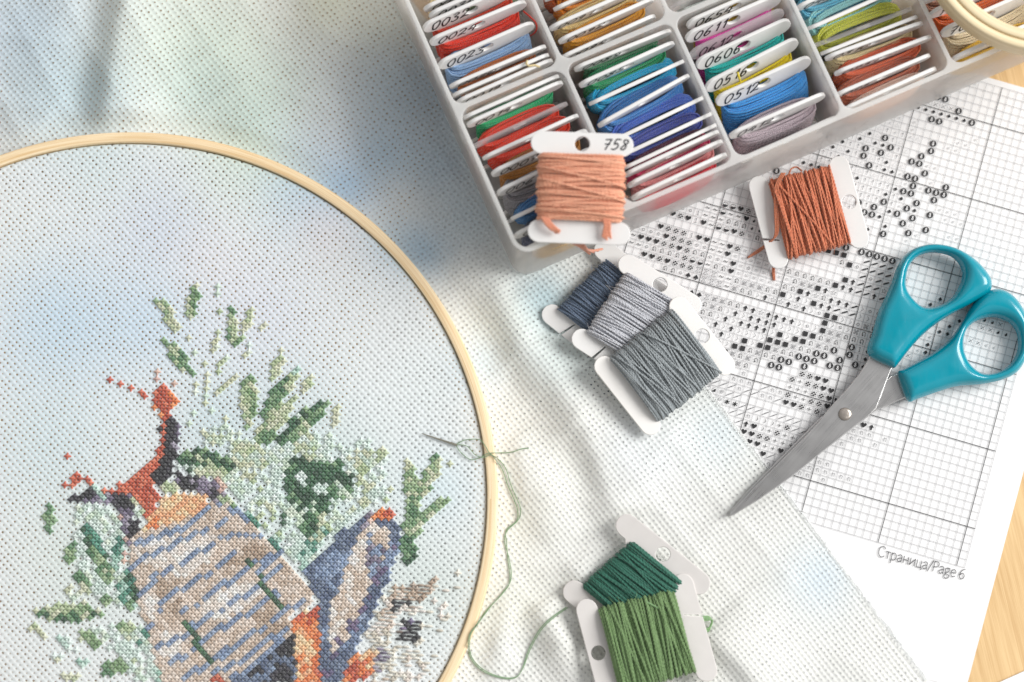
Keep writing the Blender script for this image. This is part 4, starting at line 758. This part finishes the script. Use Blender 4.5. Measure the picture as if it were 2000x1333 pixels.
def box_bobbin(lx, ly, rx, ry, t, col, size, label, num='', kind='w', dz=0.0, ends=0):
    """top arm read from the photo (left tip, right tip, apparent arm thickness in px) -> a card standing on the box floor, leaning by the matching angle"""
    global bobs
    lean = 0.0; t = t * 1.1 + 1.2 if t >= 8 else t
    for _ in range(4):
        zt = 3.2 + (CHt - CA / 2) * math.cos(lean) + dz; a, b = P(lx, ly, zt), P(rx, ry, zt)
        if rx - lx < 150: b = a + (b - a) / np.linalg.norm(b - a) * CL
        x = (b - a); x[2] = 0; x /= np.linalg.norm(x); back = np.array([-x[1], x[0], 0.]); mid = (a + b) / 2
        phi = math.atan2(-(np.array([0, 0, 0]) - mid)[:2] @ back[:2] * 1.0, CAM_H - zt)      # how far the viewing ray tips towards the front of the box
        vis = math.asin(min(.95, max(-.2, (t / 6.35 - 1.0) / CA))); lean = vis - phi
        yb = (mid[:2] - CORNER) @ BV; y0 = math.floor(max(0, yb) / RP) * RP + 1.7 + dict(thin=2.2, mid=3.2, fat=4.3, big=5.6)[size] * (.8 if col else .25)
        while lean > -.45 and yb - math.sin(lean) * (CHt - CA) < y0: lean -= .02      # the foot stays inside its compartment
    if rx - lx >= 150: mid = (a + b) / 2
    y = back * math.sin(lean) + np.array([0, 0, math.cos(lean)]); z = np.cross(x, y)
    if num == '' and kind == 'e': kind = 'w'
    root = thing('thread_bobbin', label, 'thread bobbin', frame_mat(mid - y * (CHt / 2 - CA / 2), x, y, z), group=GRP)
    cd = link('floss_card', card_me[kind], root)
    if num: link('pen_number', write(num, -CL / 2 + 2.4, CHt / 2 - CA + 1.25, 4.3, .66, M['ink'], seed=bobs), cd)
    if col:
        w = link('thread_winding', WM[size], root); w.material_slots[0].link = 'OBJECT'; w.material_slots[0].material = TM(col)
    bobs += 1; return root
BOB = [
 # column 1, back compartment
 (823, 22, 1020, -62, 14, 'dcc896', 'big', 'bobbin of cream thread, hindmost seen in the left column of the box', '0041'), (833, 36, 1030, -50, 18, '9cae8a', 'mid', 'bobbin numbered 0036 with sage green thread in the left column', '0036'),
 (821, 60, 1018, -26, 22, 'cf3c1c', 'fat', 'bobbin numbered 0032 with dark rust red thread in the left column', '0032'), (834, 87, 1033, 4, 18, 'ea361c', 'fat', 'bobbin numbered 0024 with bright red thread, a red loop hanging beside it', '0024'),
 (859, 129, 1040, 50, 20, '8fb2da', 'big', 'bobbin numbered 0023 with pale blue thread in the left column', '0023'), (882, 169, 1062, 93, 10, 'c0661e', 'mid', 'narrow edge-on bobbin with brown thread just in front of the pale blue one', '0020'),
 (880, 190, 1076, 106, 9, None, 'thin', 'bare white card tucked behind the bobbin numbered 0019', ''), (888, 204, 1084, 117, 17, 'eb9c28', 'mid', 'bobbin numbered 0019 with golden orange thread and a cream thread end on top', '0019'),
 # column 1, front compartment
 (900, 234, 1096, 147, 8, 'd6dccc', 'thin', 'edge-on bobbin with whitish thread at the back of the left front compartment', ''), (907, 248, 1104, 160, 13, '10a868', 'mid', 'bobbin numbered 0014 with emerald green thread', '0014'),
 (923, 288, 1107, 203, 9, 'f23c1c', 'fat', 'clear plastic bobbin with vermilion red thread', '', 'c'), (938, 313, 1134, 224, 9, 'f6380e', 'fat', 'edge-on white bobbin with vermilion thread in front of the clear plastic one', ''),
 (962, 341, 1145, 258, 15, 'b4762a', 'fat', 'bobbin numbered 0007 with mustard brown thread behind the peach bobbin', '0007'), (969, 380, 1160, 292, 15, '98969c', 'big', 'bobbin with silver grey thread, half under the peach bobbin', '006'),
 (997, 429, 1185, 340, 7, '4a82ba', 'fat', 'edge-on bobbin with steel blue thread near the front left corner of the box', ''), (1004, 463, 1192, 376, 13, '565c74', 'fat', 'bobbin with dark slate thread near the front left corner of the box', '0003'), (1025, 489, 1214, 402, 12, 'd8b884', 'mid', 'foremost bobbin of the left column, with straw coloured thread', '0001'),
 # column 2, back
 (1062, 2, 1250, -82, 8, 'b45210', 'big', 'bobbin with dark orange brown thread at the top of the second column', ''), (1078, 21, 1270, -62, 8, 'f58c18', 'big', 'bobbin with bright orange thread in the second column', ''),
 (1070, 59, 1262, -26, 12, 'ecc888', 'fat', 'bobbin numbered 0091 with pale gold thread in the second column', '0091'), (1095, 81, 1272, 2, 12, 'f0a430', 'fat', 'bobbin numbered 0092 with golden yellow thread in the second column', '0092'), (1098, 115, 1277, 34, 16, 'c48624', 'mid', 'bobbin numbered 0094 with dark gold thread behind the divider of the second column', '0094'),
 # column 2, front
 (1116, 139, 1316, 59, 12, '4a8c62', 'thin', 'bobbin numbered 0089 with dull green thread at the back of the second front compartment', '0089'), (1125, 171, 1323, 82, 12, '109058', 'fat', 'bobbin numbered 0085 with grass green thread', '0085'),
 (1145, 207, 1341, 117, 7, '1eb0de', 'big', 'edge-on bobbin with bright turquoise blue thread', ''), (1164, 249, 1350, 146, 9, '3c84c8', 'big', 'edge-on bobbin with sky blue thread in front of the turquoise one', ''), (1190, 279, 1373, 191, 6, '4a70cc', 'big', 'edge-on bobbin with cornflower blue thread', ''),
 (1206, 308, 1390, 222, 6, '4a58b0', 'fat', 'edge-on bobbin with indigo thread', ''), (1212, 332, 1401, 243, 6, '5c1c3c', 'thin', 'thin edge-on bobbin with dark plum thread behind the crimson one', ''), (1216, 345, 1406, 257, 10, 'dc2c68', 'fat', 'edge-on bobbin with crimson pink thread', ''),
 (1222, 366, 1415, 275, 11, 'f49494', 'fat', 'bobbin with salmon pink thread in the second front compartment', ''), (1228, 391, 1425, 300, 11, 'dc1030', 'mid', 'foremost bobbin of the second column, with scarlet thread', ''),
 # column 3
 (1304, 21, 1500, -66, 16, 'c4ccc6', 'mid', 'clear plastic bobbin with pale grey green thread at the top of the third column', '', 'c'), (1335, 54, 1532, -32, 20, 'c4a02c', 'fat', 'bobbin numbered 0654 with olive gold thread behind the pink one', '0654'),
 (1333, 79, 1530, -6, 23, 'f04cac', 'mid', 'bobbin numbered 0611 with bright pink thread', '0611'), (1348, 110, 1530, 24, 22, 'c03488', 'fat', 'clear plastic bobbin with magenta thread showing through', '0612', 'c'), (1355, 131, 1548, 42, 25, '20b4ac', 'fat', 'bobbin numbered 0606 with teal thread', '0606'),
 (1375, 175, 1561, 80, 24, 'f6d010', 'fat', 'bobbin numbered 0516 with lemon yellow thread', '0516'), (1393, 203, 1588, 115, 24, '3c94da', 'big', 'bobbin numbered 0512 with broad azure blue winding', '0512'), (1429, 265, 1606, 188, 14, 'bcacb4', 'fat', 'bobbin numbered 0412 with mauve grey thread', '0412'), (1450, 314, 1629, 232, 9, None, 'thin', 'bare white card at the front of the third column', ''),
 # column 4
 (1545, -8, 1735, -90, 10, '2c7c94', 'big', 'bobbin with deep teal thread cut by the top edge of the picture', ''), (1552, 19, 1742, -64, 12, '5cb0cc', 'big', 'bobbin with aqua blue thread at the top of the fourth column', '0430'), (1575, 58, 1760, -24, 5, '9cd6d6', 'big', 'edge-on bobbin with pale aqua thread', ''), (1590, 90, 1782, 16, 4, 'ccd04c', 'big', 'edge-on clear bobbin with lime yellow thread', '', 'c'),
 (1598, 108, 1796, 31, 7, None, 'thin', 'bare edge-on card between the lime yellow and the sand coloured thread', ''), (1607, 117, 1806, 45, 11, 'f0d4a4', 'fat', 'bobbin with sand coloured thread in the fourth column', '0310'), (1625, 147, 1823, 71, 10, 'e66a40', 'fat', 'bobbin with coral orange thread in the fourth column', '0251'), (1635, 186, 1811, 111, 9, 'c46a4c', 'fat', 'bobbin with terracotta thread in the fourth column', '025'), (1651, 214, 1821, 138, 9, 'f6c8b8', 'mid', 'foremost bobbin of the fourth column, with blush pink thread', ''),
 # column 5
 (1800, 6, 1980, -72, 10, 'b07c64', 'big', 'bobbin with dusty brown thread at the top of the fifth column', ''), (1814, 31, 2000, -50, 16, 'd6601a', 'big', 'bobbin with burnt orange thread partly under the small hoop', '1'), (1835, 68, 2024, -14, 20, 'ead2b0', 'big', 'bobbin with ecru thread partly under the small hoop', '70'), (1856, 118, 2046, 34, 10, 'f2b830', 'mid', 'foremost bobbin of the fifth column, with golden yellow thread', ''),
 (2040, -20, 2220, -100, 10, 'e08030', 'big', 'bobbin with amber thread at the right end of the box', ''),
]
for b in BOB[:-1]: box_bobbin(*b)

# ================================================================ loose bobbins
def flat_bobbin(name, label, up, dn, zu, zd, dims, cardmat, thr, wind, roll=0.0, notch=None, num=None, bump=.22):
    """up/dn: photo positions of the middles of the two arms; the holed arm is 'up'"""
    L, Ht, a, waist = dims; A, B = P(*up, zu), P(*dn, zd); y = A - B; y /= np.linalg.norm(y); x = np.cross(y, [0, 0, 1.]); x /= np.linalg.norm(x); z = np.cross(x, y)
    c, s = math.cos(roll), math.sin(roll); x, z = x * c + z * s, z * c - x * s
    root = thing(name, label, 'thread bobbin', frame_mat((A + B) / 2, x, y, z))
    cd = link('floss_card', extrude2d('floss_card', card_loops(L, Ht, a, waist, 2.35, notch), .5, bump, [cardmat], 2), root)
    if num: link('pen_number', write(num, *num_pos, .56, M['ink'], adv=.82), cd)
    link('thread_winding', wind.mesh('thread_winding', [thr]), root); return root
def strand(name, root, pts, r, mat, n=8, sides=6):
    """loose thread end: photo positions with heights"""
    me = MB().tube(smooth_path([P(x, y, z) for x, y, z in pts], n), r, sides).mesh(name, [mat])
    me.transform(root.matrix_world.inverted()); return link(name, me, root)
num_pos = (6.3, 12.2, 3.3)
w = plied(21, 24.8, 2.1, 20.6, .38, [(.74, .06), (.76, .2), (.8, .4), (.95, .8), (1.5, 1.4), (2.6, 1.8)], extra=(-.34, .02, .3, -.2, .12), n=14, bulge=.12)
b1 = flat_bobbin('thread_bobbin', 'white bobbin numbered 758 with peach thread, lying across the front corner of the box', (1137, 281), (1131, 455), 45.5, 43.2, (32, 34.8, 7.2, 23), M['card'], thread_mat('floss_peach', ply=True, k=1.22, hexcol='f8a284', var=.3), w, num='758')
tp = thread_mat('floss_peach_end', 'f7a080')
for k in range(5): strand('loose_end', b1, [(1058 + k * 3, 425, 46.2), (1066 + k * 3, 438, 46.6), (1076 + k * 3.2, 448, 46.3), (1084 + k * 2.6, 452 + (k % 2) * 4, 45.2 + .2 * k)], .42, tp)
for k in range(5): strand('loose_end', b1, [(1178 + k * 3, 428, 46.4), (1181 + k * 2.6, 440, 46.2), (1179 + k * 3, 452, 45.6), (1177 + k * 4, 464 + (k % 3) * 3, 45.2)], .4, tp)
for k in range(4): strand('loose_end', b1, [(1118 + k * 7, 474 + k, 41), (1136 + k * 5, 484 + k * 2, 30), (1152 + k * 8, 496 - k * 3, 20)], .42, tp)
w = plied(22, 24.8, 2.0, 20.6, .4, [(.78, .06), (.8, .3), (.9, .8), (1.1, 1.4), (1.6, 1.9)], extra=(-.44, -.38, -.46), n=14, bulge=.12)
b2 = flat_bobbin('thread_bobbin', 'white bobbin of copper brown thread lying on the printed chart below the box', (1655, 396), (1504, 434), 6.2, 5.0, (31.5, 33.6, 6.6, 23), M['card'], thread_mat('floss_copper', ply=True, k=1.05, hexcol='d07c5a', var=.28), w, notch=5)
tc_ = thread_mat('floss_copper_end', 'cc7a56')
for k in range(3): strand('loose_end', b2, [(1527 + k * 3, 338, 9), (1514 + k * 3, 365, 8.8), (1513 + k * 3, 410, 8.4), (1514 + k * 2.5, 455, 7.4), (1505 - k * 2, 474, 5), (1485 - k * 3, 490, 2), (1464 - k * 2, 502 + k, 1)], .32, tc_)
strand('loose_end', b2, [(1540, 342, 6), (1546, 330, 5), (1556, 327, 4.5), (1566, 334, 5.5)], .3, tc_)
for k in range(2): strand('loose_end', b2, [(1510 + k * 3, 512, 3), (1509 + k * 3, 530, 1.2), (1511 + k * 2, 548, .9)], .3, tc_)
def fine(seed, W, T, H, lay, **kw): return plied(seed, W, T, H, .32, lay, n=13, pitch=2.2, **kw)
b3 = flat_bobbin('thread_bobbin', 'white bobbin of dark slate blue thread, lowest of the three overlapping grey bobbins', (1240, 530), (1132, 664), 4.0, 3.2, (31, 34, 6.8, 19), M['card'], thread_mat('floss_slate', ply=True, k=1.1, hexcol='64748a', var=.25), fine(23, 20.5, 2.3, 22.5, [(.62, .05), (.64, .25), (.7, .6), (.95, 1.3), (1.8, 2)], taper=-.1), notch=-6, roll=0)
td = thread_mat('floss_slate_end', '3c5474')
for k in range(3): strand('loose_end', b3, [(1166 + k * 2, 715, 2.2), (1154 + k * 3, 735, 2), (1157 + k * 3, 755 - k, 2), (1180 + k * 4, 768 - k * 3, 2.2), (1210, 772 - k * 2, 2.4)], .34, td)
b4 = flat_bobbin('thread_bobbin', 'white bobbin of silver grey thread, middle one of the three overlapping grey bobbins', (1291, 553), (1196, 706), 7.6, 7.8, (31, 35.5, 6.8, 20), M['card'], thread_mat('floss_silver', ply=True, k=1.3, hexcol='babcc2', var=.2), fine(24, 22.5, 2.5, 24, [(.62, .05), (.64, .25), (.7, .6), (.95, 1.2), (1.8, 2)], taper=-.02), notch=-6, roll=-.10)
tl = thread_mat('floss_silver_end', 'b8bac0')
for k in range(3): strand('loose_end', b4, [(1185 + k, 672, 5.6), (1160 + k * 2, 688 + k, 5.2), (1145 + k * 2, 702 - k * 2, 4.2)], .22, tl)
b5 = flat_bobbin('thread_bobbin', 'off white bobbin of ash grey thread, topmost of the three overlapping grey bobbins', (1372, 656), (1224, 774), 9.6, 10.2, (30.5, 37.6, 6.6, 20), M['cream_card'], thread_mat('floss_ash', ply=True, k=1.12, hexcol='989fa2', var=.22), fine(25, 24.5, 2.9, 26, [(.62, .05), (.64, .25), (.7, .6), (.9, 1.2), (1.4, 2), (3, 3)], taper=0), roll=-.13)
w = plied(26, 23, 2.0, 21.5, .38, [(.74, .06), (.76, .3), (.85, .8), (1.2, 1.5)], taper=-.16, n=13)
b6 = flat_bobbin('thread_bobbin', 'grey white bobbin of dark bottle green thread, under the lighter green bobbin', (1297, 1080), (1189, 1216), 6.6, 3.8, (36.5, 34.4, 7.4, 22), M['paper_card'], thread_mat('floss_bottle_green', ply=True, hexcol='34705e', var=.25), w)
w = plied(27, 25.5, 2.5, 24.5, .46, [(.9, .08), (.92, .3), (1.05, .8), (1.5, 1.5)], n=14, bulge=.1)
b7 = flat_bobbin('thread_bobbin', 'grey white bobbin of leaf green thread, overlapping the dark green bobbin', (1168, 1276), (1357, 1226), 7.6, 7.0, (35, 38.5, 6.9, 22), M['paper_card'], thread_mat('floss_leaf_green', ply=True, hexcol='74925f', var=.3), w, notch=3)
tg = thread_mat('floss_leaf_end', '8cb87c')
for k in range(3): strand('loose_end', b7, [(1262 + k * 2, 1176 + k, 10.4), (1285 + k * 2, 1188 + k, 10.6), (1310, 1200 + k, 9.6), (1328, 1205 + k * 2, 8.4)], .3, tg)
for k in range(4): strand('loose_end', b7, [(1370, 1205 + k * 3, 3.6), (1384 + k * 2, 1205 + k * 2, 3), (1391 - k, 1216 + k * 2, 2.8), (1382, 1228 + k * 2, 2.8), (1370, 1224 + k, 3)], .28, tg)
for k in range(3): strand('loose_end', b7, [(1350 + k * 3, 1262, 6.4), (1356 + k * 2.5, 1280, 6.6), (1357 + k * 3, 1300, 6.4)], .4, tg)

# small stray ends in the box

# ================================================================ small hoop on the box
pts = [(1827, 0), (1855, 32), (1890, 65), (1925, 87), (1962, 102), (2000, 110)]
Q = np.array([P(x, y, 41)[:2] for x, y in pts]); A = np.c_[2 * Q, np.ones(len(Q))]; s = np.linalg.lstsq(A, (Q ** 2).sum(1), rcond=None)[0]; H2 = s[:2]; R2 = math.sqrt(s[2] + H2 @ H2)
h2 = thing('embroidery_hoop', 'small pale wooden hoop of two nested rings lying on the thread box', 'embroidery hoop', loc=(H2[0], H2[1], 40.6))
gap = np.linalg.norm(P(1930, 50, 49.5)[:2] - H2); inn = np.linalg.norm(P(1938, 31, 49.5)[:2] - H2)
link('outer_ring', ring_mesh('outer_ring', R2, gap + .12, 0, 9, M['birch'], .6, 160), h2); link('inner_ring', ring_mesh('inner_ring', gap - .12, inn, .1, 9.2, M['birch'], .6, 160), h2)

# ================================================================ scissors
sc_ = thing('scissors', 'steel scissors with turquoise plastic handles lying open on the printed chart', 'scissors', loc=(0, 0, 0))
def jp(l, z): return [tuple(P(1380 + x / 2.221, 440 + y / 2.221, z)[:2]) for x, y in l]
def dense(l, n=6, closed=True):
    p = np.array(l); p = np.vstack([p[-1], p, p[0], p[1]]); o = []
    for i in range(1, len(p) - 2):
        for t in np.linspace(0, 1, n, endpoint=False):
            a, b, c, d = p[i - 1:i + 3]; o.append(tuple(.5 * (2 * b + (c - a) * t + (2 * a - 5 * b + 4 * c - d) * t * t + (3 * b - a - 3 * c + d) * t ** 3)))
    return o
def dist2(p, loops):
    """distance of points to closed outlines"""
    best = np.full(len(p), 1e9)
    for lp in loops:
        l = np.array(lp); n = len(l)
        for i in range(n):
            a, b = l[i], l[(i + 1) % n]; d = b - a; L = d @ d + 1e-12; t = np.clip(((p - a) @ d) / L, 0, 1); best = np.minimum(best, np.linalg.norm(p - a - t[:, None] * d, axis=1))
    return best
def handle(outer, inner, zc, half, wr, crown):
    lo = [dense(outer, 7), dense(inner, 7)]
    me0 = extrude2d('h', lo, half, .05, [], 0); me0.transform(Matrix.Scale(1000, 4))
    o = bpy.data.objects.new('h', me0); C.objects.link(o); m = o.modifiers.new('r', 'REMESH'); m.mode = 'VOXEL'; m.voxel_size = .55
    me = bpy.data.meshes.new_from_object(o.evaluated_get(bpy.context.evaluated_depsgraph_get())); bpy.data.objects.remove(o)
    co = np.empty(len(me.vertices) * 3); me.vertices.foreach_get('co', co); co = co.reshape(-1, 3); d = dist2(co[:, :2], lo)
    k = np.sqrt(np.clip(1 - (1 - np.clip(d / wr, 0, 1)) ** 2, 0, 1)); co[:, 2] *= (.12 + .88 * k); co[:, 2] += np.where(co[:, 2] > 0, 1, -1) * crown * np.clip(d / 9, 0, 1)
    me.vertices.foreach_set('co', co.ravel()); o = bpy.data.objects.new('h', me); C.objects.link(o); m = o.modifiers.new('s', 'SMOOTH'); m.factor = .5; m.iterations = 7
    me2 = bpy.data.meshes.new_from_object(o.evaluated_get(bpy.context.evaluated_depsgraph_get())); bpy.data.objects.remove(o)
    me2.transform(Matrix.Translation((0, 0, zc))); me2.transform(Matrix.Scale(MM, 4)); me2.materials.clear(); me2.materials.append(M['teal']); me2.polygons.foreach_set('use_smooth', [True] * len(me2.polygons)); me2.name = 'handle'; return me2
up_o = jp([(702, 556), (722, 465), (748, 372), (782, 300), (806, 245), (828, 180), (868, 122), (925, 90), (995, 80), (1075, 95), (1150, 134), (1207, 188), (1238, 240), (1228, 290), (1150, 338), (1062, 385), (990, 432), (930, 484), (872, 550), (822, 614), (808, 616)], 7)
up_i = jp([(868, 268), (868, 225), (882, 172), (920, 132), (978, 116), (1045, 124), (1088, 150), (1112, 200), (1100, 258), (1062, 316), (1004, 350), (942, 355), (892, 312)], 7)
dn_o = jp([(828, 646), (850, 628), (905, 598), (980, 556), (1055, 495), (1108, 420), (1150, 350), (1196, 300), (1258, 277), (1318, 298), (1366, 352), (1402, 440), (1400, 540), (1356, 628), (1290, 668), (1195, 690), (1085, 700), (985, 730), (905, 758), (872, 762)], 5)
dn_i = jp([(1114, 510), (1128, 452), (1170, 416), (1232, 398), (1292, 410), (1336, 445), (1352, 500), (1344, 560), (1308, 612), (1258, 640), (1200, 646), (1150, 612), (1122, 562)], 5)
link('handle', handle(up_o, up_i, 5.6, 4.6, 3.4, .5), sc_); link('handle', handle(dn_o, dn_i, 4.7, 4.2, 3.4, .4), sc_)
bl1 = jp([(716, 545), (700, 585), (662, 645), (608, 712), (552, 772), (512, 818), (497, 842), (440, 905), (330, 1015), (200, 1145), (118, 1235), (90, 1266), (118, 1258), (230, 1190), (372, 1090), (500, 987), (620, 892), (700, 832), (736, 796), (758, 740), (800, 630), (830, 590), (760, 540)], 4.4)
bl2 = jp([(885, 765), (862, 690), (846, 640), (800, 655), (760, 690), (700, 740), (620, 790), (520, 820), (492, 836), (425, 905), (318, 1012), (190, 1142), (104, 1240), (96, 1262), (160, 1210), (420, 1010), (620, 880), (735, 805), (860, 750)], 2.6)
link('blade', extrude2d('blade', [bl1], .75, .3, [M['steel']], 2), sc_).location.z = 4.3 * MM; link('blade', extrude2d('blade', [bl2], .75, .3, [M['steel']], 2), sc_).location.z = 2.6 * MM
pv = jp([(600, 820)], 5)[0]; v = []; f = []
prof = [(0, 1.0), (1.2, 1.0), (1.75, .9), (2.05, .6), (2.1, .1)]; n = 28
pm = MB(); vv = [(pv[0], pv[1], 5.0 + .75)] + [(pv[0] + r * math.cos(t), pv[1] + r * math.sin(t), 5.0 + z * .75) for r, z in prof[1:] for t in np.linspace(0, 2 * math.pi, n, endpoint=False)]
ff = [(0, 1 + j, 1 + (j + 1) % n) for j in range(n)] + [(1 + i * n + j, 1 + (i + 1) * n + j, 1 + (i + 1) * n + (j + 1) % n, 1 + i * n + (j + 1) % n) for i in range(3) for j in range(n)]
link('pivot_screw', pm.add(vv, ff).mesh('pivot_screw', [M['rivet']]), sc_)

# ================================================================ needle and green thread
nd = thing('needle', 'sewing needle lying on the stretched cloth beside the hoop, threaded with green thread', 'needle', loc=(0, 0, 0))
a, b = P(823, 847, 9.6), P(893, 870, 9.9); t = np.linspace(0, 1, 10)
link('shaft', MB().tube(a + (b - a) * t[:, None], [.08, .16, .22, .25, .27, .29, .31, .34, .38, .3], 8).mesh('shaft', [M['needle']]), nd)
tn = thread_mat('floss_needle_green', '93b68c', freq=1.6)
def n5(l, z): return [(780 + x / 2.5, 800 + y / 2.5, zz) for (x, y), zz in zip(l, z if not np.isscalar(z) else [z] * len(l))]
def hz(pts):
    o = []
    for x, y, z in pts:
        p = P(x, y, 3)[:2]; r = np.linalg.norm(p - HC)
        zz = 9.6 if r < HR - 5 else (10.5 if r < HR + .6 else float(drape_z(np.array([p]))[0]) + .55)
        if r > HR - 8 and r <= HR - 5: zz = 9.9
        o.append((x, y, max(zz, z)))
    return o
paths = [[(275, 172), (320, 150), (390, 148), (420, 180), (442, 215), (482, 242), (520, 290), (545, 370), (575, 440), (592, 490), (580, 540), (525, 595), (514, 650), (536, 730), (545, 830), (500, 900), (440, 970), (382, 1050), (346, 1110), (350, 1200), (402, 1265), (480, 1302), (560, 1310), (600, 1270), (640, 1170), (690, 1080), (750, 1020), (822, 968)],
         [(275, 174), (300, 210), (348, 245), (400, 232), (440, 214), (540, 210), (600, 192), (632, 190)],
         [(275, 170), (330, 180), (370, 222), (410, 235), (446, 222), (470, 246), (502, 292), (530, 372), (562, 445), (578, 498), (572, 545), (522, 592), (524, 655), (530, 732), (540, 835), (508, 895), (432, 975), (376, 1052), (340, 1112), (344, 1204), (396, 1270), (476, 1306), (556, 1314), (596, 1276), (632, 1172), (684, 1076), (744, 1016), (815, 966)]]
def dens2(l): return [tuple(q) for q in smooth_path(np.array(l, float), 4)]
tm = MB()
for l in paths: tm.tube(smooth_path([P(*q) for q in hz(n5(dens2(l), 0))], 3), .15, 6)
th_ = link('green_thread', tm.mesh('green_thread', [tn]), nd)

# ================================================================ stray threads in the box
def stray(label, pts, r, colr):
    o = link('thread_end', MB().tube(smooth_path([P(*q) for q in pts], 8), r, 6).mesh('thread_end', [TM(colr)])); return tag(o, label, 'thread end')
stray('loose red thread loop hanging in the left column beside the bobbin numbered 0024', [(1022, 22, 30), (1036, 34, 31), (1046, 45, 30), (1048, 58, 28), (1040, 68, 25), (1030, 72, 20)], .3, 'ea361c')
stray('cream thread end curled on top of the bobbin numbered 0019', [(1030, 119, 37), (1028, 125, 38.5), (1034, 129, 38.5), (1044, 128, 38), (1054, 131, 37.5)], .35, 'dcc896')
stray('short yellow thread end sticking up in front of the bobbin numbered 0516', [(1441, 142, 36), (1443, 150, 36.5), (1446, 160, 34)], .35, 'f6d010')

# ================================================================ light, world, camera
sc = bpy.context.scene
w = bpy.data.worlds.new('World'); sc.world = w; w.use_nodes = True; nt = w.node_tree; nt.nodes.clear()
wo = nt.nodes.new('ShaderNodeOutputWorld'); bg = nt.nodes.new('ShaderNodeBackground'); nt.links.new(bg.outputs[0], wo.inputs[0])
tc = nt.nodes.new('ShaderNodeTexCoord'); dp = nt.nodes.new('ShaderNodeVectorMath'); dp.operation = 'DOT_PRODUCT'; nt.links.new(tc.outputs['Generated'], dp.inputs[0]); dp.inputs[1].default_value = (.62, .5, .35)
rp = nt.nodes.new('ShaderNodeValToRGB'); mr = nt.nodes.new('ShaderNodeMapRange'); mr.inputs[1].default_value = -1; mr.inputs[2].default_value = 1; nt.links.new(dp.outputs['Value'], mr.inputs[0]); nt.links.new(mr.outputs[0], rp.inputs[0])
e = rp.color_ramp.elements; e[0].position = .2; e[0].color = (.50, .49, .47, 1); e[1].position = .85; e[1].color = (1, 1, 1.02, 1)
d2 = nt.nodes.new('ShaderNodeVectorMath'); d2.operation = 'DOT_PRODUCT'; nt.links.new(tc.outputs['Generated'], d2.inputs[0]); d2.inputs[1].default_value = Vector((.03, .02, 1)).normalized()
m2 = nt.nodes.new('ShaderNodeMapRange'); m2.interpolation_type = 'SMOOTHSTEP'; m2.inputs[1].default_value = math.cos(math.radians(17)); m2.inputs[2].default_value = math.cos(math.radians(6)); nt.links.new(d2.outputs['Value'], m2.inputs[0])
mxw = nt.nodes.new('ShaderNodeMix'); mxw.data_type = 'RGBA'; nt.links.new(m2.outputs[0], mxw.inputs[0]); nt.links.new(rp.outputs[0], mxw.inputs[6]); mxw.inputs[7].default_value = (.12, .115, .11, 1)   # dark spot added overhead, standing in for the camera in blade reflections
nt.links.new(mxw.outputs[2], bg.inputs[0]); bg.inputs[1].default_value = .72
def area(name, loc, tgt, size, power, col):
    l = bpy.data.lights.new(name, 'AREA'); l.shape = 'RECTANGLE'; l.size, l.size_y = size; l.energy = power; l.color = col
    o = bpy.data.objects.new(name, l); C.objects.link(o); o.location = loc; o.rotation_euler = (Vector(tgt) - Vector(loc)).to_track_quat('-Z', 'Y').to_euler(); return o
area('window_light', (1.42, .42, 1.10), (0, .12, 0), (.95, 1.0), 41, (1, .985, .96))
cam = bpy.data.cameras.new('camera'); co = bpy.data.objects.new('camera', cam); C.objects.link(co); sc.camera = co
cam.sensor_width = 36; cam.lens = 36 * FPX / 2000; cam.clip_start = .01; cam.clip_end = 10
co.location = (0, 0, CAM_H * MM); co.rotation_euler = (TILT, 0, 0)
cam.dof.use_dof = True; cam.dof.focus_distance = .803; cam.dof.aperture_fstop = 4.2; cam.dof.aperture_blades = 7
sc.view_settings.view_transform = 'Standard'; sc.view_settings.look = 'None'; sc.view_settings.exposure = 0; sc.view_settings.gamma = 1
sc.cycles.use_denoising = True; sc.cycles.max_bounces = 10; sc.cycles.transparent_max_bounces = 24; sc.cycles.diffuse_bounces = 7; sc.cycles.glossy_bounces = 4; sc.cycles.caustics_reflective = False
